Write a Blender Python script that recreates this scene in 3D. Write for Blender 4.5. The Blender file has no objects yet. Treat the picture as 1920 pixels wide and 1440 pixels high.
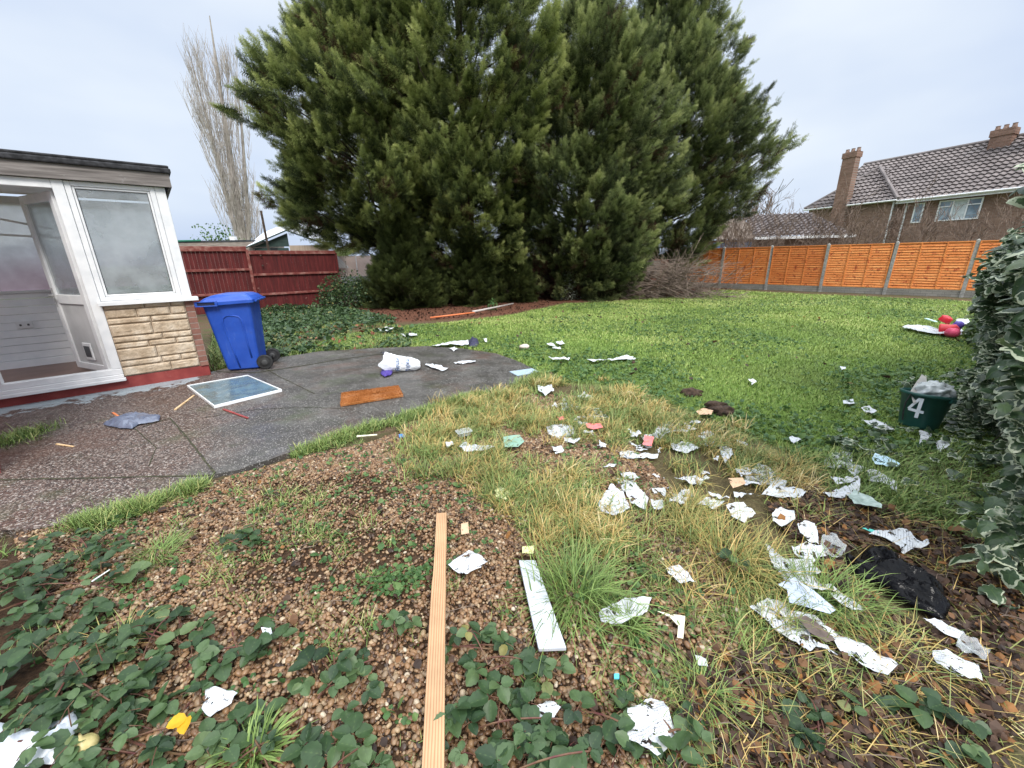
import bpy, bmesh, math
import numpy as np
from math import *
from mathutils import Matrix, Vector
sc = bpy.context.scene
COL = sc.collection
rng = np.random.default_rng(7)

# ---------------------------------------------------------------- camera
F = 750.0; H = 1.5; PITCH = atan(235/750); ROLL = radians(1.0)
fwd = np.array([0, cos(PITCH), -sin(PITCH)]); _r = np.array([1., 0, 0]); _u = np.array([0, sin(PITCH), cos(PITCH)])
R2 = _r*cos(ROLL)-_u*sin(ROLL); U2 = _u*cos(ROLL)+_r*sin(ROLL)
cam = bpy.data.cameras.new('camera'); cam.sensor_width = 36; cam.lens = 36*F/1920; cam.clip_start = .02; cam.clip_end = 2000
co = bpy.data.objects.new('camera', cam); COL.objects.link(co)
co.matrix_world = Matrix([[R2[i], U2[i], -fwd[i], [0, 0, H][i]] for i in range(3)]+[[0, 0, 0, 1]])
sc.camera = co

# ---------------------------------------------------------------- world, sun, exposure
SUN_EL, SUN_AZ = radians(46), radians(158)        # azimuth clockwise from +Y
w = bpy.data.worlds.new('World'); sc.world = w; w.use_nodes = True
nt = w.node_tree; nt.nodes.clear()
def wn(t, **k):
    n = nt.nodes.new(t)
    for a, b in k.items(): setattr(n, a, b)
    return n
out = wn('ShaderNodeOutputWorld'); bg = wn('ShaderNodeBackground'); sky = wn('ShaderNodeTexSky')
sky.sky_type = 'NISHITA'; sky.sun_disc = False; sky.sun_elevation = SUN_EL; sky.sun_rotation = SUN_AZ; sky.air_density = 1.0; sky.dust_density = 3.0
tc = wn('ShaderNodeTexCoord'); sep = wn('ShaderNodeSeparateXYZ'); nt.links.new(tc.outputs['Generated'], sep.inputs[0])
nz = wn('ShaderNodeTexNoise'); nz.inputs['Scale'].default_value = 1.7; nz.inputs['Detail'].default_value = 4; nz.inputs['Roughness'].default_value = .45
mp = wn('ShaderNodeMapping'); mp.inputs['Scale'].default_value = (1, 1, 2.6); nt.links.new(tc.outputs['Generated'], mp.inputs[0]); nt.links.new(mp.outputs[0], nz.inputs[0])
cr = wn('ShaderNodeValToRGB'); cr.color_ramp.elements[0].position = .33; cr.color_ramp.elements[1].position = .68
cr.color_ramp.elements[0].color = (4.3, 5.3, 7.3, 1); cr.color_ramp.elements[1].color = (7.0, 7.6, 8.3, 1)
nt.links.new(nz.outputs[0], cr.inputs[0])
# overcast: brighter towards the zenith
zr = wn('ShaderNodeMapRange'); zr.inputs[1].default_value = .42; zr.inputs[2].default_value = 1.0; zr.inputs[3].default_value = 1.0; zr.inputs[4].default_value = 4.6
nt.links.new(sep.outputs[2], zr.inputs[0])
mul = wn('ShaderNodeVectorMath', operation='SCALE'); nt.links.new(cr.outputs[0], mul.inputs[0]); nt.links.new(zr.outputs[0], mul.inputs['Scale'])
wm = wn('ShaderNodeMixRGB', blend_type='MULTIPLY'); wr = wn('ShaderNodeMapRange'); wr.inputs[1].default_value = .4; wr.inputs[2].default_value = .8; nt.links.new(sep.outputs[2], wr.inputs[0]); nt.links.new(wr.outputs[0], wm.inputs[0]); wm.inputs[2].default_value = (1.08, 1., .86, 1); nt.links.new(mul.outputs[0], wm.inputs[1])
mx = wn('ShaderNodeMixRGB'); mx.inputs[0].default_value = .10
nt.links.new(wm.outputs[0], mx.inputs[1]); nt.links.new(sky.outputs[0], mx.inputs[2])
nt.links.new(mx.outputs[0], bg.inputs[0]); bg.inputs[1].default_value = .1
nt.links.new(bg.outputs[0], out.inputs[0])
sl = bpy.data.lights.new('sun', 'SUN'); sl.energy = 2.4; sl.angle = radians(20); sl.color = (1, .96, .9)
so = bpy.data.objects.new('sun', sl); COL.objects.link(so)
sd = Vector((sin(SUN_AZ)*cos(SUN_EL), cos(SUN_AZ)*cos(SUN_EL), sin(SUN_EL)))
so.rotation_euler = sd.to_track_quat('Z', 'Y').to_euler()
sc.view_settings.view_transform = 'Standard'; sc.view_settings.look = 'None'; sc.view_settings.gamma = 1; sc.view_settings.exposure = 0.38
sc.cycles.max_bounces = 6; sc.cycles.transparent_max_bounces = 12; sc.cycles.diffuse_bounces = 3

# ---------------------------------------------------------------- maths helpers
def ray(px, py):
    return fwd+R2*((px-960)/F)-U2*((py-720)/F)
def G(px, py, z=0.):                                   # point of the ground seen at a photo position (used to measure the place)
    d = ray(px, py); t = (z-H)/d[2]; return np.array([d[0]*t, d[1]*t, z])
def GP(pts, z=0.): return np.array([G(a, b, z)[:2] for a, b in pts])
def inpoly(x, y, P):
    r = np.zeros(x.shape, bool); n = len(P)
    for i in range(n):
        x0, y0 = P[i]; x1, y1 = P[(i+1) % n]
        if y0 == y1: continue
        c = ((y0 > y) != (y1 > y)) & (x < (x1-x0)*(y-y0)/(y1-y0)+x0)
        r ^= c
    return r
def hsh(i, j, s=0):
    h = np.sin(i*127.1+j*311.7+s*74.7)*43758.5453; return h-np.floor(h)
def vn(x, y, s=0):
    ix = np.floor(x); iy = np.floor(y); fx = x-ix; fy = y-iy
    fx = fx*fx*(3-2*fx); fy = fy*fy*(3-2*fy)
    a = hsh(ix, iy, s); b = hsh(ix+1, iy, s); c = hsh(ix, iy+1, s); d = hsh(ix+1, iy+1, s)
    return (a*(1-fx)+b*fx)*(1-fy)+(c*(1-fx)+d*fx)*fy
def fbm(x, y, s=0, o=3):
    x = np.asarray(x, float); y = np.asarray(y, float); r = 0; a = .5; t = 0
    for k in range(o): r = r+a*vn(x*2**k+k*17.3, y*2**k-k*9.1, s+k); t += a; a *= .5
    return r/t
def nrm(v): return v/np.maximum(np.linalg.norm(v, axis=-1, keepdims=True), 1e-9)
def frames(d, roll=None, up=(0, 0, 1)):                # columns x, y=d, z
    d = nrm(np.asarray(d, float)); upv = np.broadcast_to(np.asarray(up, float), d.shape)
    x = np.cross(d, upv); x = np.where(np.linalg.norm(x, axis=1, keepdims=True) < 1e-3, np.array([1., 0, 0]), x); x = nrm(x); z = np.cross(x, d)
    if roll is not None:
        c = np.cos(roll)[:, None]; s = np.sin(roll)[:, None]; x, z = x*c+z*s, z*c-x*s
    return np.stack([x, d, z], axis=2)
def gz(x, y):
    x = np.asarray(x, float); y = np.asarray(y, float)
    z = .03*(fbm(x*1.6, y*1.6, 3)-.5)+.012*(fbm(x*7, y*7, 5)-.5)
    return z-.004

# ---------------------------------------------------------------- object helpers
def tag(o, label=None, cat=None, group=None, kind=None):
    if label: o['label'] = label
    if cat: o['category'] = cat
    if group: o['group'] = group
    if kind: o['kind'] = kind
    return o
def link(o, parent=None):
    COL.objects.link(o)
    if parent is not None: o.parent = parent
    return o
def E(name, label, cat, loc=(0, 0, 0), rz=0., group=None):
    o = bpy.data.objects.new(name, None); o.location = loc; o.rotation_euler = (0, 0, rz); link(o)
    return tag(o, label, cat, group)
def mk(name, V, faces, mat, parent=None, loc=None, attrs=None, uv=None, smooth=False, rz=0., matidx=None):
    """numpy mesh: faces = array (M,k) or a list of such arrays; attrs per vertex; uv per vertex"""
    V = np.asarray(V, np.float32); fl = faces if isinstance(faces, list) else [faces]
    fl = [np.asarray(f, np.int32) for f in fl if len(f)]
    me = bpy.data.meshes.new(name)
    me.vertices.add(len(V)); me.vertices.foreach_set('co', V.ravel())
    li = np.concatenate([f.ravel() for f in fl]); tot = np.concatenate([np.full(len(f), f.shape[1], np.int32) for f in fl])
    st = np.concatenate([[0], np.cumsum(tot)[:-1]]).astype(np.int32)
    me.loops.add(len(li)); me.loops.foreach_set('vertex_index', li)
    me.polygons.add(len(tot)); me.polygons.foreach_set('loop_start', st)
    try: me.polygons.foreach_set('loop_total', tot)
    except Exception: pass
    me.update(calc_edges=True)
    me.polygons.foreach_set('use_smooth', np.full(len(tot), bool(smooth)))
    for k, a in (attrs or {}).items():
        at = me.attributes.new(k, 'FLOAT', 'POINT'); at.data.foreach_set('value', np.asarray(a, np.float32))
    if uv is not None:
        l = me.uv_layers.new(name='UVMap'); l.data.foreach_set('uv', np.asarray(uv, np.float32)[li].ravel())
    for m in (mat if isinstance(mat, (list, tuple)) else [mat]): me.materials.append(m)
    if matidx is not None: me.polygons.foreach_set('material_index', np.asarray(matidx, np.int32))
    o = bpy.data.objects.new(name, me); link(o, parent)
    if loc is not None: o.location = loc
    if rz: o.rotation_euler[2] = rz
    return o
class MB:                                               # builder of one mesh from boxes, bars and tubes
    def __init__(s): s.V = []; s.F = {}; s.n = 0
    def add(s, V, F):
        V = np.asarray(V, float); F = np.asarray(F)
        s.F.setdefault(F.shape[1], []).append(F+s.n); s.V.append(V); s.n += len(V)
    def box(s, x0, x1, y0, y1, z0, z1, M=None, bev=0.0):
        V = np.array([[x, y, z] for x in (x0, x1) for y in (y0, y1) for z in (z0, z1)], float)
        if M is not None: V = V@np.asarray(M)[:3, :3].T+np.asarray(M)[:3, 3]
        s.add(V, [[0, 1, 3, 2], [4, 6, 7, 5], [0, 4, 5, 1], [2, 3, 7, 6], [0, 2, 6, 4], [1, 5, 7, 3]])
    def bar(s, a, b, w, h, up=(0, 0, 1)):
        a = np.array(a, float); b = np.array(b, float); L = np.linalg.norm(b-a)
        Fm = frames((b-a)[None], up=up)[0]; M = np.eye(4); M[:3, :3] = Fm; M[:3, 3] = a
        s.box(-w/2, w/2, 0, L, -h/2, h/2, M)
    def tube(s, P, r, n=6, cap=True):
        P = np.array(P, float); m = len(P); r = np.broadcast_to(r, (m,))
        d = np.gradient(P, axis=0); f = frames(d, up=(.03, .05, 1) if abs(nrm(d[0])[2]) < .9 else (1, .1, 0))
        a = np.arange(n)*2*pi/n
        ring = (np.cos(a)[None, :, None]*f[:, None, :, 0]+np.sin(a)[None, :, None]*f[:, None, :, 2])*r[:, None, None]+P[:, None]
        V = ring.reshape(-1, 3); i = np.arange(n); j = (i+1) % n
        F = np.concatenate([np.stack([k*n+i, k*n+j, (k+1)*n+j, (k+1)*n+i], 1) for k in range(m-1)])
        if cap:
            V = np.vstack([V, P[0], P[-1]]); s.add(V, F); base = s.n-len(V)
            T = np.concatenate([np.stack([j, i, np.full(n, m*n)], 1), np.stack([(m-1)*n+i, (m-1)*n+j, np.full(n, m*n+1)], 1)])
            s.F.setdefault(3, []).append(T+base)
        else: s.add(V, F)
    def prism(s, P2, z0, z1, M=None):
        P2 = np.asarray(P2, float); n = len(P2)
        V = np.vstack([np.c_[P2, np.full(n, z0)], np.c_[P2, np.full(n, z1)]])
        if M is not None: V = V@np.asarray(M)[:3, :3].T+np.asarray(M)[:3, 3]
        i = np.arange(n); j = (i+1) % n
        s.add(V, np.stack([i, j, j+n, i+n], 1)); b = s.n-2*n
        s.F.setdefault(n, []).append(np.array([list(b+i[::-1]), list(b+n+i)]))
    def lathe(s, prof, n=24, c=(0, 0, 0), axis='z'):
        a = np.arange(n)*2*pi/n; prof = np.array(prof, float); m = len(prof)
        V = np.stack([prof[:, 0][:, None]*np.cos(a), prof[:, 0][:, None]*np.sin(a), np.broadcast_to(prof[:, 1][:, None], (m, n))], 2).reshape(-1, 3)
        if axis == 'y': V = V[:, [0, 2, 1]]
        V = V+np.array(c); i = np.arange(n); j = (i+1) % n
        s.add(V, np.concatenate([np.stack([k*n+i, k*n+j, (k+1)*n+j, (k+1)*n+i], 1) for k in range(m-1)]))
    def build(s, name, mat, parent=None, loc=None, smooth=False, rz=0., bevel=0., **k):
        o = mk(name, np.vstack(s.V), [np.concatenate(f) for f in s.F.values()], mat, parent, loc, smooth=smooth, rz=rz, **k)
        if bevel:
            b = o.modifiers.new('b', 'BEVEL'); b.width = bevel; b.segments = 2; b.limit_method = 'ANGLE'
        return o
def scatter(V0, F0, pos, R, sc_, tattr=None):
    """copies of a template: V (K*n,3), faces, plus per-vertex template attr"""
    V0 = np.asarray(V0, float); K = len(pos); n = len(V0); sc_ = np.asarray(sc_, float)
    S = V0[None]*(sc_[:, None, :] if sc_.ndim == 2 else sc_[:, None, None])
    V = np.einsum('kij,knj->kni', R, S)+pos[:, None]
    F = (np.asarray(F0)[None]+(np.arange(K)*n)[:, None, None]).reshape(-1, np.asarray(F0).shape[1])
    return V.reshape(-1, 3), F, n
def blades(pos, az, lean, curve, L, wd, nseg=4, tw=0.):
    K = len(pos); t = np.arange(nseg+1)/nseg
    th = lean[:, None]+curve[:, None]*t[None]; seg = (L/nseg)[:, None]
    r = np.concatenate([np.zeros((K, 1)), np.cumsum(np.sin(th[:, :-1])*seg, 1)], 1); z = np.concatenate([np.zeros((K, 1)), np.cumsum(np.cos(th[:, :-1])*seg, 1)], 1)
    c = np.cos(az)[:, None]; s = np.sin(az)[:, None]
    P = np.stack([r*c, r*s, z], 2)+pos[:, None]
    wv = (wd[:, None]*(1-.75*t[None]**1.5)/2)[:, :, None]*np.stack([-s+0*t, c+0*t, 0*r+.25*np.sin(th)], 2)
    V = np.concatenate([(P[:, :-1]-wv[:, :-1]), (P[:, :-1]+wv[:, :-1]), P[:, -1:]], 1); m = nseg
    q = [[i, i+1, m+i+1] for i in range(m-1)]+[[i, m+i+1, m+i] for i in range(m-1)]+[[m-1, 2*m, 2*m-1]]
    q = [[a, b, c2] for a, b, c2 in q]
    n = 2*m+1; Fc = (np.array(q)[None]+(np.arange(K)*n)[:, None, None]).reshape(-1, 3)
    tt = np.tile(np.concatenate([t[:-1], t[:-1], [1]]), K)
    return V.reshape(-1, 3), Fc, tt, n

# ---------------------------------------------------------------- materials
class NM:
    def __init__(s, name, rough=.7, spec=.35):
        s.m = bpy.data.materials.new(name); s.m.use_nodes = True; s.t = s.m.node_tree
        s.b = s.t.nodes['Principled BSDF']; s.b.inputs['Roughness'].default_value = rough; s.b.inputs['Specular IOR Level'].default_value = spec
        s.o = s.t.nodes['Material Output']; s._tc = None
    def n(s, t, ins=None, **k):
        x = s.t.nodes.new(t)
        for a, b in k.items(): setattr(x, a, b)
        for a, b in (ins or {}).items():
            if hasattr(b, 'is_output'): s.t.links.new(b, x.inputs[a])
            else: x.inputs[a].default_value = b
        return x
    def coord(s, w='Object'):
        if s._tc is None: s._tc = s.n('ShaderNodeTexCoord')
        return s._tc.outputs[w]
    def noise(s, scale=5, detail=4, rough=.55, vec=None, dist=0.):
        return s.n('ShaderNodeTexNoise', {'Vector': vec or s.coord(), 'Scale': scale, 'Detail': detail, 'Roughness': rough, 'Distortion': dist}).outputs[0]
    def ramp(s, fac, stops):
        r = s.n('ShaderNodeValToRGB', {0: fac}); e = r.color_ramp.elements
        while len(e) < len(stops): e.new(.5)
        for i, (p, c) in enumerate(stops): e[i].position = p; e[i].color = (*c, 1) if hasattr(c, '__len__') else (c, c, c, 1)
        return r.outputs[0]
    def mix(s, f, a, b, mode='MIX'):
        n = s.n('ShaderNodeMixRGB', blend_type=mode)
        for i, v in ((0, f), (1, a), (2, b)):
            if hasattr(v, 'is_output'): s.t.links.new(v, n.inputs[i])
            else: n.inputs[i].default_value = v if i == 0 else (*v, 1) if len(v) == 3 else v
        return n.outputs[0]
    def math(s, op, a, b=0., c=0.):
        n = s.n('ShaderNodeMath', operation=op)
        for i, v in enumerate((a, b, c)):
            if hasattr(v, 'is_output'): s.t.links.new(v, n.inputs[i])
            else: n.inputs[i].default_value = v
        return n.outputs[0]
    def attr(s, name): return s.n('ShaderNodeAttribute', attribute_name=name).outputs['Fac']
    def map(s, vec, scale=(1, 1, 1), rot=(0, 0, 0)): return s.n('ShaderNodeMapping', {0: vec, 'Scale': scale, 'Rotation': rot}).outputs[0]
    def col(s, c):
        if hasattr(c, 'is_output'): s.t.links.new(c, s.b.inputs['Base Color'])
        else: s.b.inputs['Base Color'].default_value = (*c, 1)
        return s
    def set(s, k, v):
        if hasattr(v, 'is_output'): s.t.links.new(v, s.b.inputs[k])
        else: s.b.inputs[k].default_value = v
        return s
    def bump(s, h, strength=.3, dist=.01):
        b = s.n('ShaderNodeBump', {'Height': h, 'Strength': strength, 'Distance': dist}); s.t.links.new(b.outputs[0], s.b.inputs['Normal']); return s
def simple(name, c1, c2, scale=8, rough=.6, bump=.2, bs=60, spec=.35, lo=.35, hi=.65, bd=.004):
    m = NM(name, rough, spec); m.col(m.ramp(m.noise(scale), [(lo, c1), (hi, c2)]))
    if bump: m.bump(m.noise(bs, 3), bump, bd)
    return m.m
def leafmat(name, stops, rough=.45, spec=.4, edge=None, vein=False, trans=.3, ns=.9):
    m = NM(name, rough, spec); c = m.ramp(m.attr('rnd'), stops)
    c = m.mix(.4, c, m.ramp(m.noise(40, 2), [(.3, .35), (.7, 1.0)]), 'MULTIPLY')
    if edge:
        e = m.math('ADD', m.math('ADD', m.attr('e'), m.math('MULTIPLY', m.math('SUBTRACT', m.noise(30, 3), .5), 1.3)), m.math('MULTIPLY', m.math('SUBTRACT', m.math('FRACT', m.math('MULTIPLY', m.attr('rnd'), 37.)), .6), .7))
        c = m.mix(m.ramp(e, [(edge[1], 0.), (edge[1]+.08, 1.)]), c, edge[0])
    if vein:
        v = m.attr('v'); c = m.mix(m.ramp(v, [(0., .35), (.12, 0.)]), c, (.16, .24, .08))
    m.col(c)
    if trans:
        tl = m.n('ShaderNodeBsdfTranslucent'); m.t.links.new(m.b.inputs['Base Color'].links[0].from_socket, tl.inputs[0]); mm = m.n('ShaderNodeMixShader', {0: trans, 1: m.b.outputs[0], 2: tl.outputs[0]}); m.t.links.new(mm.outputs[0], m.o.inputs[0])
    return m.m
FOL = {}
G1 = [(0, (.012, .03, .014)), (.35, (.025, .055, .022)), (.7, (.045, .085, .03)), (1, (.10, .15, .045))]
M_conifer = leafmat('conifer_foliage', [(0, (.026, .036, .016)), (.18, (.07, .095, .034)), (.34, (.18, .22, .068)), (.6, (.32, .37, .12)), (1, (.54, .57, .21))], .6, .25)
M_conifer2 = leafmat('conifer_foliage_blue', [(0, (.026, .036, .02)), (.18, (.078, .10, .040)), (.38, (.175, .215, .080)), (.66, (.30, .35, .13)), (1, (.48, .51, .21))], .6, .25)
M_shrubc = leafmat('conifer_shrub_foliage', [(0, (.035, .045, .014)), (.5, (.075, .10, .028)), (1, (.14, .17, .05))], .6, .25)
M_deadfol = leafmat('dead_needles', [(0, (.035, .018, .012)), (.5, (.07, .035, .022)), (1, (.12, .065, .04))], .8, .2)
M_bark = simple('bark', (.035, .024, .018), (.09, .065, .05), 12, .9, .6, 40)
M_twig = simple('bare_twigs', (.10, .07, .055), (.2, .15, .115), 6, .85, 0)
M_poplar = simple('poplar_bark', (.26, .225, .205), (.40, .355, .33), 3, .85, 0)
def grassmat(name, stops, rough=.5):
    m = NM(name, rough, .3); c = m.ramp(m.attr('rnd'), stops); c = m.mix(m.math('MULTIPLY', m.attr('t'), .35), c, m.mix(.5, c, (.42, .46, .16)))
    m.col(c); return m.m
M_lawn = grassmat('lawn_grass', [(0, (.075, .13, .03)), (.4, (.16, .245, .045)), (.75, (.26, .36, .075)), (1, (.44, .46, .17))])
M_long = grassmat('long_grass', [(0, (.08, .12, .03)), (.2, (.15, .20, .055)), (.4, (.25, .22, .07)), (.62, (.42, .27, .085)), (.85, (.56, .38, .15)), (1, (.66, .54, .31))])
M_green = grassmat('green_grass', [(0, (.05, .10, .025)), (.5, (.12, .20, .045)), (.85, (.22, .30, .08)), (1, (.48, .42, .18))])
M_bramble = leafmat('bramble_leaf', [(0, (.022, .05, .022)), (.4, (.055, .105, .04)), (.75, (.10, .165, .065)), (.93, (.14, .20, .08)), (1, (.28, .25, .08))], .45, .4, vein=True)
M_ivy = leafmat('variegated_ivy_leaf', [(0, (.025, .05, .025)), (.5, (.06, .105, .05)), (.82, (.11, .16, .08)), (.95, (.20, .26, .08)), (1, (.34, .38, .12))], .36, .45, edge=((.46, .50, .36), .97), vein=True)
M_weed = leafmat('weed_leaf', [(0, (.05, .11, .035)), (.5, (.08, .17, .05)), (1, (.16, .25, .08))], .5, .35)
M_deadleaf = leafmat('dead_leaf', [(0, (.035, .022, .018)), (.5, (.085, .05, .035)), (.85, (.17, .09, .05)), (1, (.38, .17, .05))], .6, .35)
M_yleaf = leafmat('yellow_leaf', [(0, (.75, .42, .02)), (1, (.75, .42, .02))], .5, .3, edge=((.25, .30, .05), 1.0))
M_cane = simple('bramble_cane', (.10, .03, .03), (.16, .10, .05), 20, .6, 0)
M_pebble = NM('pebble', .42, .45)
_c = M_pebble.ramp(M_pebble.attr('rnd'), [(0, (.035, .02, .013)), (.15, (.10, .052, .026)), (.42, (.20, .105, .05)), (.68, (.31, .18, .09)), (.84, (.23, .16, .10)), (.96, (.40, .28, .16)), (1, (.55, .46, .35))])
M_pebble.col(M_pebble.mix(.5, _c, M_pebble.ramp(M_pebble.noise(60, 3), [(.25, .45), (.75, 1.0)]), 'MULTIPLY')); M_pebble = M_pebble.m
def wood(name, c1, c2, c3, sc=(60, 60, 3), rough=.7, bump=.3, paint=None, ps=4, pt=.6):
    m = NM(name, rough, .3); v = m.map(m.coord(), sc); n1 = m.noise(1, 5, .6, v)
    c = m.ramp(n1, [(.3, c1), (.5, c2), (.7, c3)])
    if paint: c = m.mix(m.ramp(m.noise(ps, 5, .7), [(pt, 0.), (pt+.08, 1.)]), c, paint)
    m.col(c); m.bump(n1, bump, .003); return m.m
def paper(name, c, txt=.6, stain=(.42, .40, .36)):
    m = NM(name, .75, .2); uv = m.coord('UV')
    sx = m.n('ShaderNodeSeparateXYZ', {0: uv}); y = m.math('FRACT', m.math('MULTIPLY', sx.outputs[1], 95)); row = m.math('LESS_THAN', y, .42)
    g = m.noise(1, 2, .6, m.map(uv, (420, 95, 1))); g = m.math('GREATER_THAN', g, .47)
    blk = m.math('GREATER_THAN', m.noise(1, 1, .5, m.map(uv, (9, 16, 1))), .48)
    t = m.math('MULTIPLY', m.math('MULTIPLY', row, g), blk)
    base = m.mix(m.ramp(m.noise(18, 5, .75), [(.48, 0.), (.62, .45), (.8, .85)]), c, stain)
    m.col(m.mix(m.math('MULTIPLY', t, txt), base, (.13, .13, .16)))
    hole = m.math('GREATER_THAN', m.noise(1, 5, .72, m.map(uv, (16, 34, 1), (0, 0, .6)), .6), .595)      # torn through
    tr = m.n('ShaderNodeBsdfTransparent'); mm = m.n('ShaderNodeMixShader', {0: hole, 1: m.b.outputs[0], 2: tr.outputs[0]}); m.t.links.new(mm.outputs[0], m.o.inputs[0]); return m.m
M_paper = paper('white_paper', (.56, .58, .61)); M_plain = paper('plain_white_paper', (.56, .58, .61), .12)
M_cream = paper('cream_paper', (.82, .80, .58), .1); M_yellow = paper('pale_yellow_card', (.72, .72, .36), .15)
M_pink = paper('pink_card', (.85, .20, .20), .1, (.7, .3, .25)); M_tan = paper('tan_card', (.60, .40, .26), .1, (.4, .25, .16))
M_greenc = paper('grey_green_card', (.22, .36, .28), .12, (.3, .38, .3)); M_bluec = paper('blue_printed_card', (.50, .70, .80), .55, (.8, .82, .85))
M_pvc = simple('white_pvc', (.74, .75, .76), (.82, .82, .82), 3, .35, 0, spec=.5)
M_film = NM('clear_film', .15, .5)
_t = M_film.n('ShaderNodeBsdfTransparent'); _m = M_film.n('ShaderNodeMixShader', {0: .3}); M_film.col((.75, .8, .82))
M_film.t.links.new(_t.outputs[0], _m.inputs[1]); M_film.t.links.new(M_film.b.outputs[0], _m.inputs[2]); M_film.t.links.new(_m.outputs[0], M_film.o.inputs[0]); M_film = M_film.m
def glass(name, haze=.35, tint=(.8, .84, .86), hs=2.5):
    m = NM(name, .5, .5); m.col(tint); tr = m.n('ShaderNodeBsdfTransparent', {0: (.9, .93, .93, 1)}); gl = m.n('ShaderNodeBsdfGlossy', {'Roughness': .03})
    tl = m.n('ShaderNodeBsdfTranslucent', {0: (.85, .88, .9, 1)}); dm = m.n('ShaderNodeMixShader', {0: .5, 1: m.b.outputs[0], 2: tl.outputs[0]})
    hz = m.math('MULTIPLY', m.ramp(m.noise(hs, 4), [(.3, .15), (.75, 1.)]), haze)
    a = m.n('ShaderNodeMixShader', {0: hz, 1: tr.outputs[0], 2: dm.outputs[0]})
    fr = m.n('ShaderNodeLayerWeight', {0: .5}); f2 = m.math('ADD', m.math('MULTIPLY', m.math('POWER', fr.outputs['Facing'], 3.), .6), .05)
    b = m.n('ShaderNodeMixShader', {0: f2, 1: a.outputs[0], 2: gl.outputs[0]}); m.t.links.new(b.outputs[0], m.o.inputs[0]); return m.m
def brickmat(name, c1, c2, mort, coords='xz', bw=.215, bh=.065, off=.5, extra=None):
    m = NM(name, .85, .2); sx = m.n('ShaderNodeSeparateXYZ', {0: m.coord()})
    cv = m.n('ShaderNodeCombineXYZ', {0: sx.outputs[0 if coords[0] == 'x' else 1], 1: sx.outputs[2]})
    b = m.n('ShaderNodeTexBrick', {'Vector': cv.outputs[0], 'Color1': (*c1, 1), 'Color2': (*c2, 1), 'Mortar': (*mort, 1), 'Scale': 1, 'Mortar Size': .006, 'Mortar Smooth': .3, 'Brick Width': bw, 'Row Height': bh+.01}, offset=off)
    c = m.mix(.5, b.outputs[0], m.ramp(m.noise(30, 4), [(.3, .5), (.7, 1.)]), 'MULTIPLY')
    c = m.mix(.5, c, m.ramp(m.noise(1.2, 3), [(.3, .6), (.7, 1.)]), 'MULTIPLY')
    m.col(c); m.bump(m.math('SUBTRACT', m.noise(120, 2), m.math('MULTIPLY', b.outputs[1], 2.)), .5, .004); return m.m

# ================================================================ GROUND
PATIO = GP([(-500, 800), (0, 757), (397, 700), (455, 686), (500, 676), (600, 661), (700, 655), (800, 651), (860, 655), (930, 665), (985, 685), (1012, 702), (985, 714), (940, 735), (870, 745), (800, 765), (740, 785), (670, 805), (600, 830), (540, 855), (450, 885), (400, 895), (300, 935), (200, 962), (100, 990), (-20, 1006), (-700, 1060)])
LAWN = GP([(1010, 700), (1060, 716), (1180, 728), (1350, 795), (1480, 850), (1600, 850), (1750, 850), (1900, 850), (2300, 700), (2300, 590), (1830, 566), (1350, 544), (1200, 562), (1060, 570), (960, 590), (840, 605), (700, 618), (560, 650), (500, 668), (700, 650), (860, 652), (940, 664)])
NEED = GP([(640, 612), (700, 604), (760, 604), (830, 600), (960, 590), (1060, 568), (1200, 558), (1360, 547), (1400, 525), (600, 525), (580, 600)])
GRAV = GP([(-900, 1100), (0, 1000), (200, 965), (400, 905), (540, 865), (700, 830), (800, 790), (985, 738), (1090, 745), (1200, 850), (1330, 1000), (1420, 1200), (1500, 1440), (1700, 2600), (-1500, 2600)])
LONG = GP([(790, 770), (930, 735), (1000, 710), (1180, 735), (1330, 800), (1440, 850), (1560, 930), (1650, 990), (1760, 1130), (1640, 1190), (1500, 1260), (1400, 1220), (1300, 1130), (1130, 1080), (960, 960), (780, 890), (740, 850)])
LITTER = GP([(1290, 1230), (1450, 1240), (1600, 1150), (1440, 960), (1520, 915), (1920, 1050), (2700, 1300), (2700, 2200), (1100, 2200)])
BAGP = [(1570, 1045), (1617, 1030), (1655, 1036), (1775, 1120), (1790, 1165), (1768, 1190), (1690, 1160), (1600, 1110)]
EXC = [GP(BAGP), GP([(819, 962), (837, 962), (832, 1500), (790, 1500)]), GP([(965, 1043), (1006, 1043), (1068, 1222), (1004, 1222)])]
WEEDS = GP([(450, 690), (440, 600), (500, 590), (640, 575), (740, 606), (780, 650), (700, 657), (600, 664), (500, 680)])
def soft(P, x, y, r=.12, n=8):
    a = 0
    for k in range(n):
        t = k*2*pi/n; a = a+inpoly(x+r*cos(t)+.12*(fbm(x*4, y*4, k)-.5), y+r*sin(t)+.12*(fbm(x*4, y*4, k+9)-.5), P)
    return a/n
fx = np.arange(-13, 17.01, .07); fy = np.arange(-1, 24.01, .07)
xs = np.concatenate([[-900, -400, -150, -60, -30, -18], fx, [20, 30, 60, 150, 400, 900]]); ys = np.concatenate([[-900, -300, -80, -20, -5], fy, [27, 35, 50, 90, 200, 500, 1200]])
X, Y = np.meshgrid(xs, ys); Z = gz(X, Y); Z = np.where(inpoly(X, Y, PATIO), -.03, Z)
far = (np.abs(X) > 20) | (Y > 26) | (Y < -2); Z = np.where(far, 0, Z)
nx, ny = len(xs), len(ys); I = np.arange(nx*ny).reshape(ny, nx)
FQ = np.stack([I[:-1, :-1], I[:-1, 1:], I[1:, 1:], I[1:, :-1]], 2).reshape(-1, 4)
x_, y_ = X.ravel(), Y.ravel()
la = np.maximum(soft(LAWN, x_, y_), (far.ravel())*1.); ne = soft(NEED, x_, y_, .25); gr = soft(GRAV, x_, y_); lo = soft(LONG, x_, y_, .2)
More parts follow.
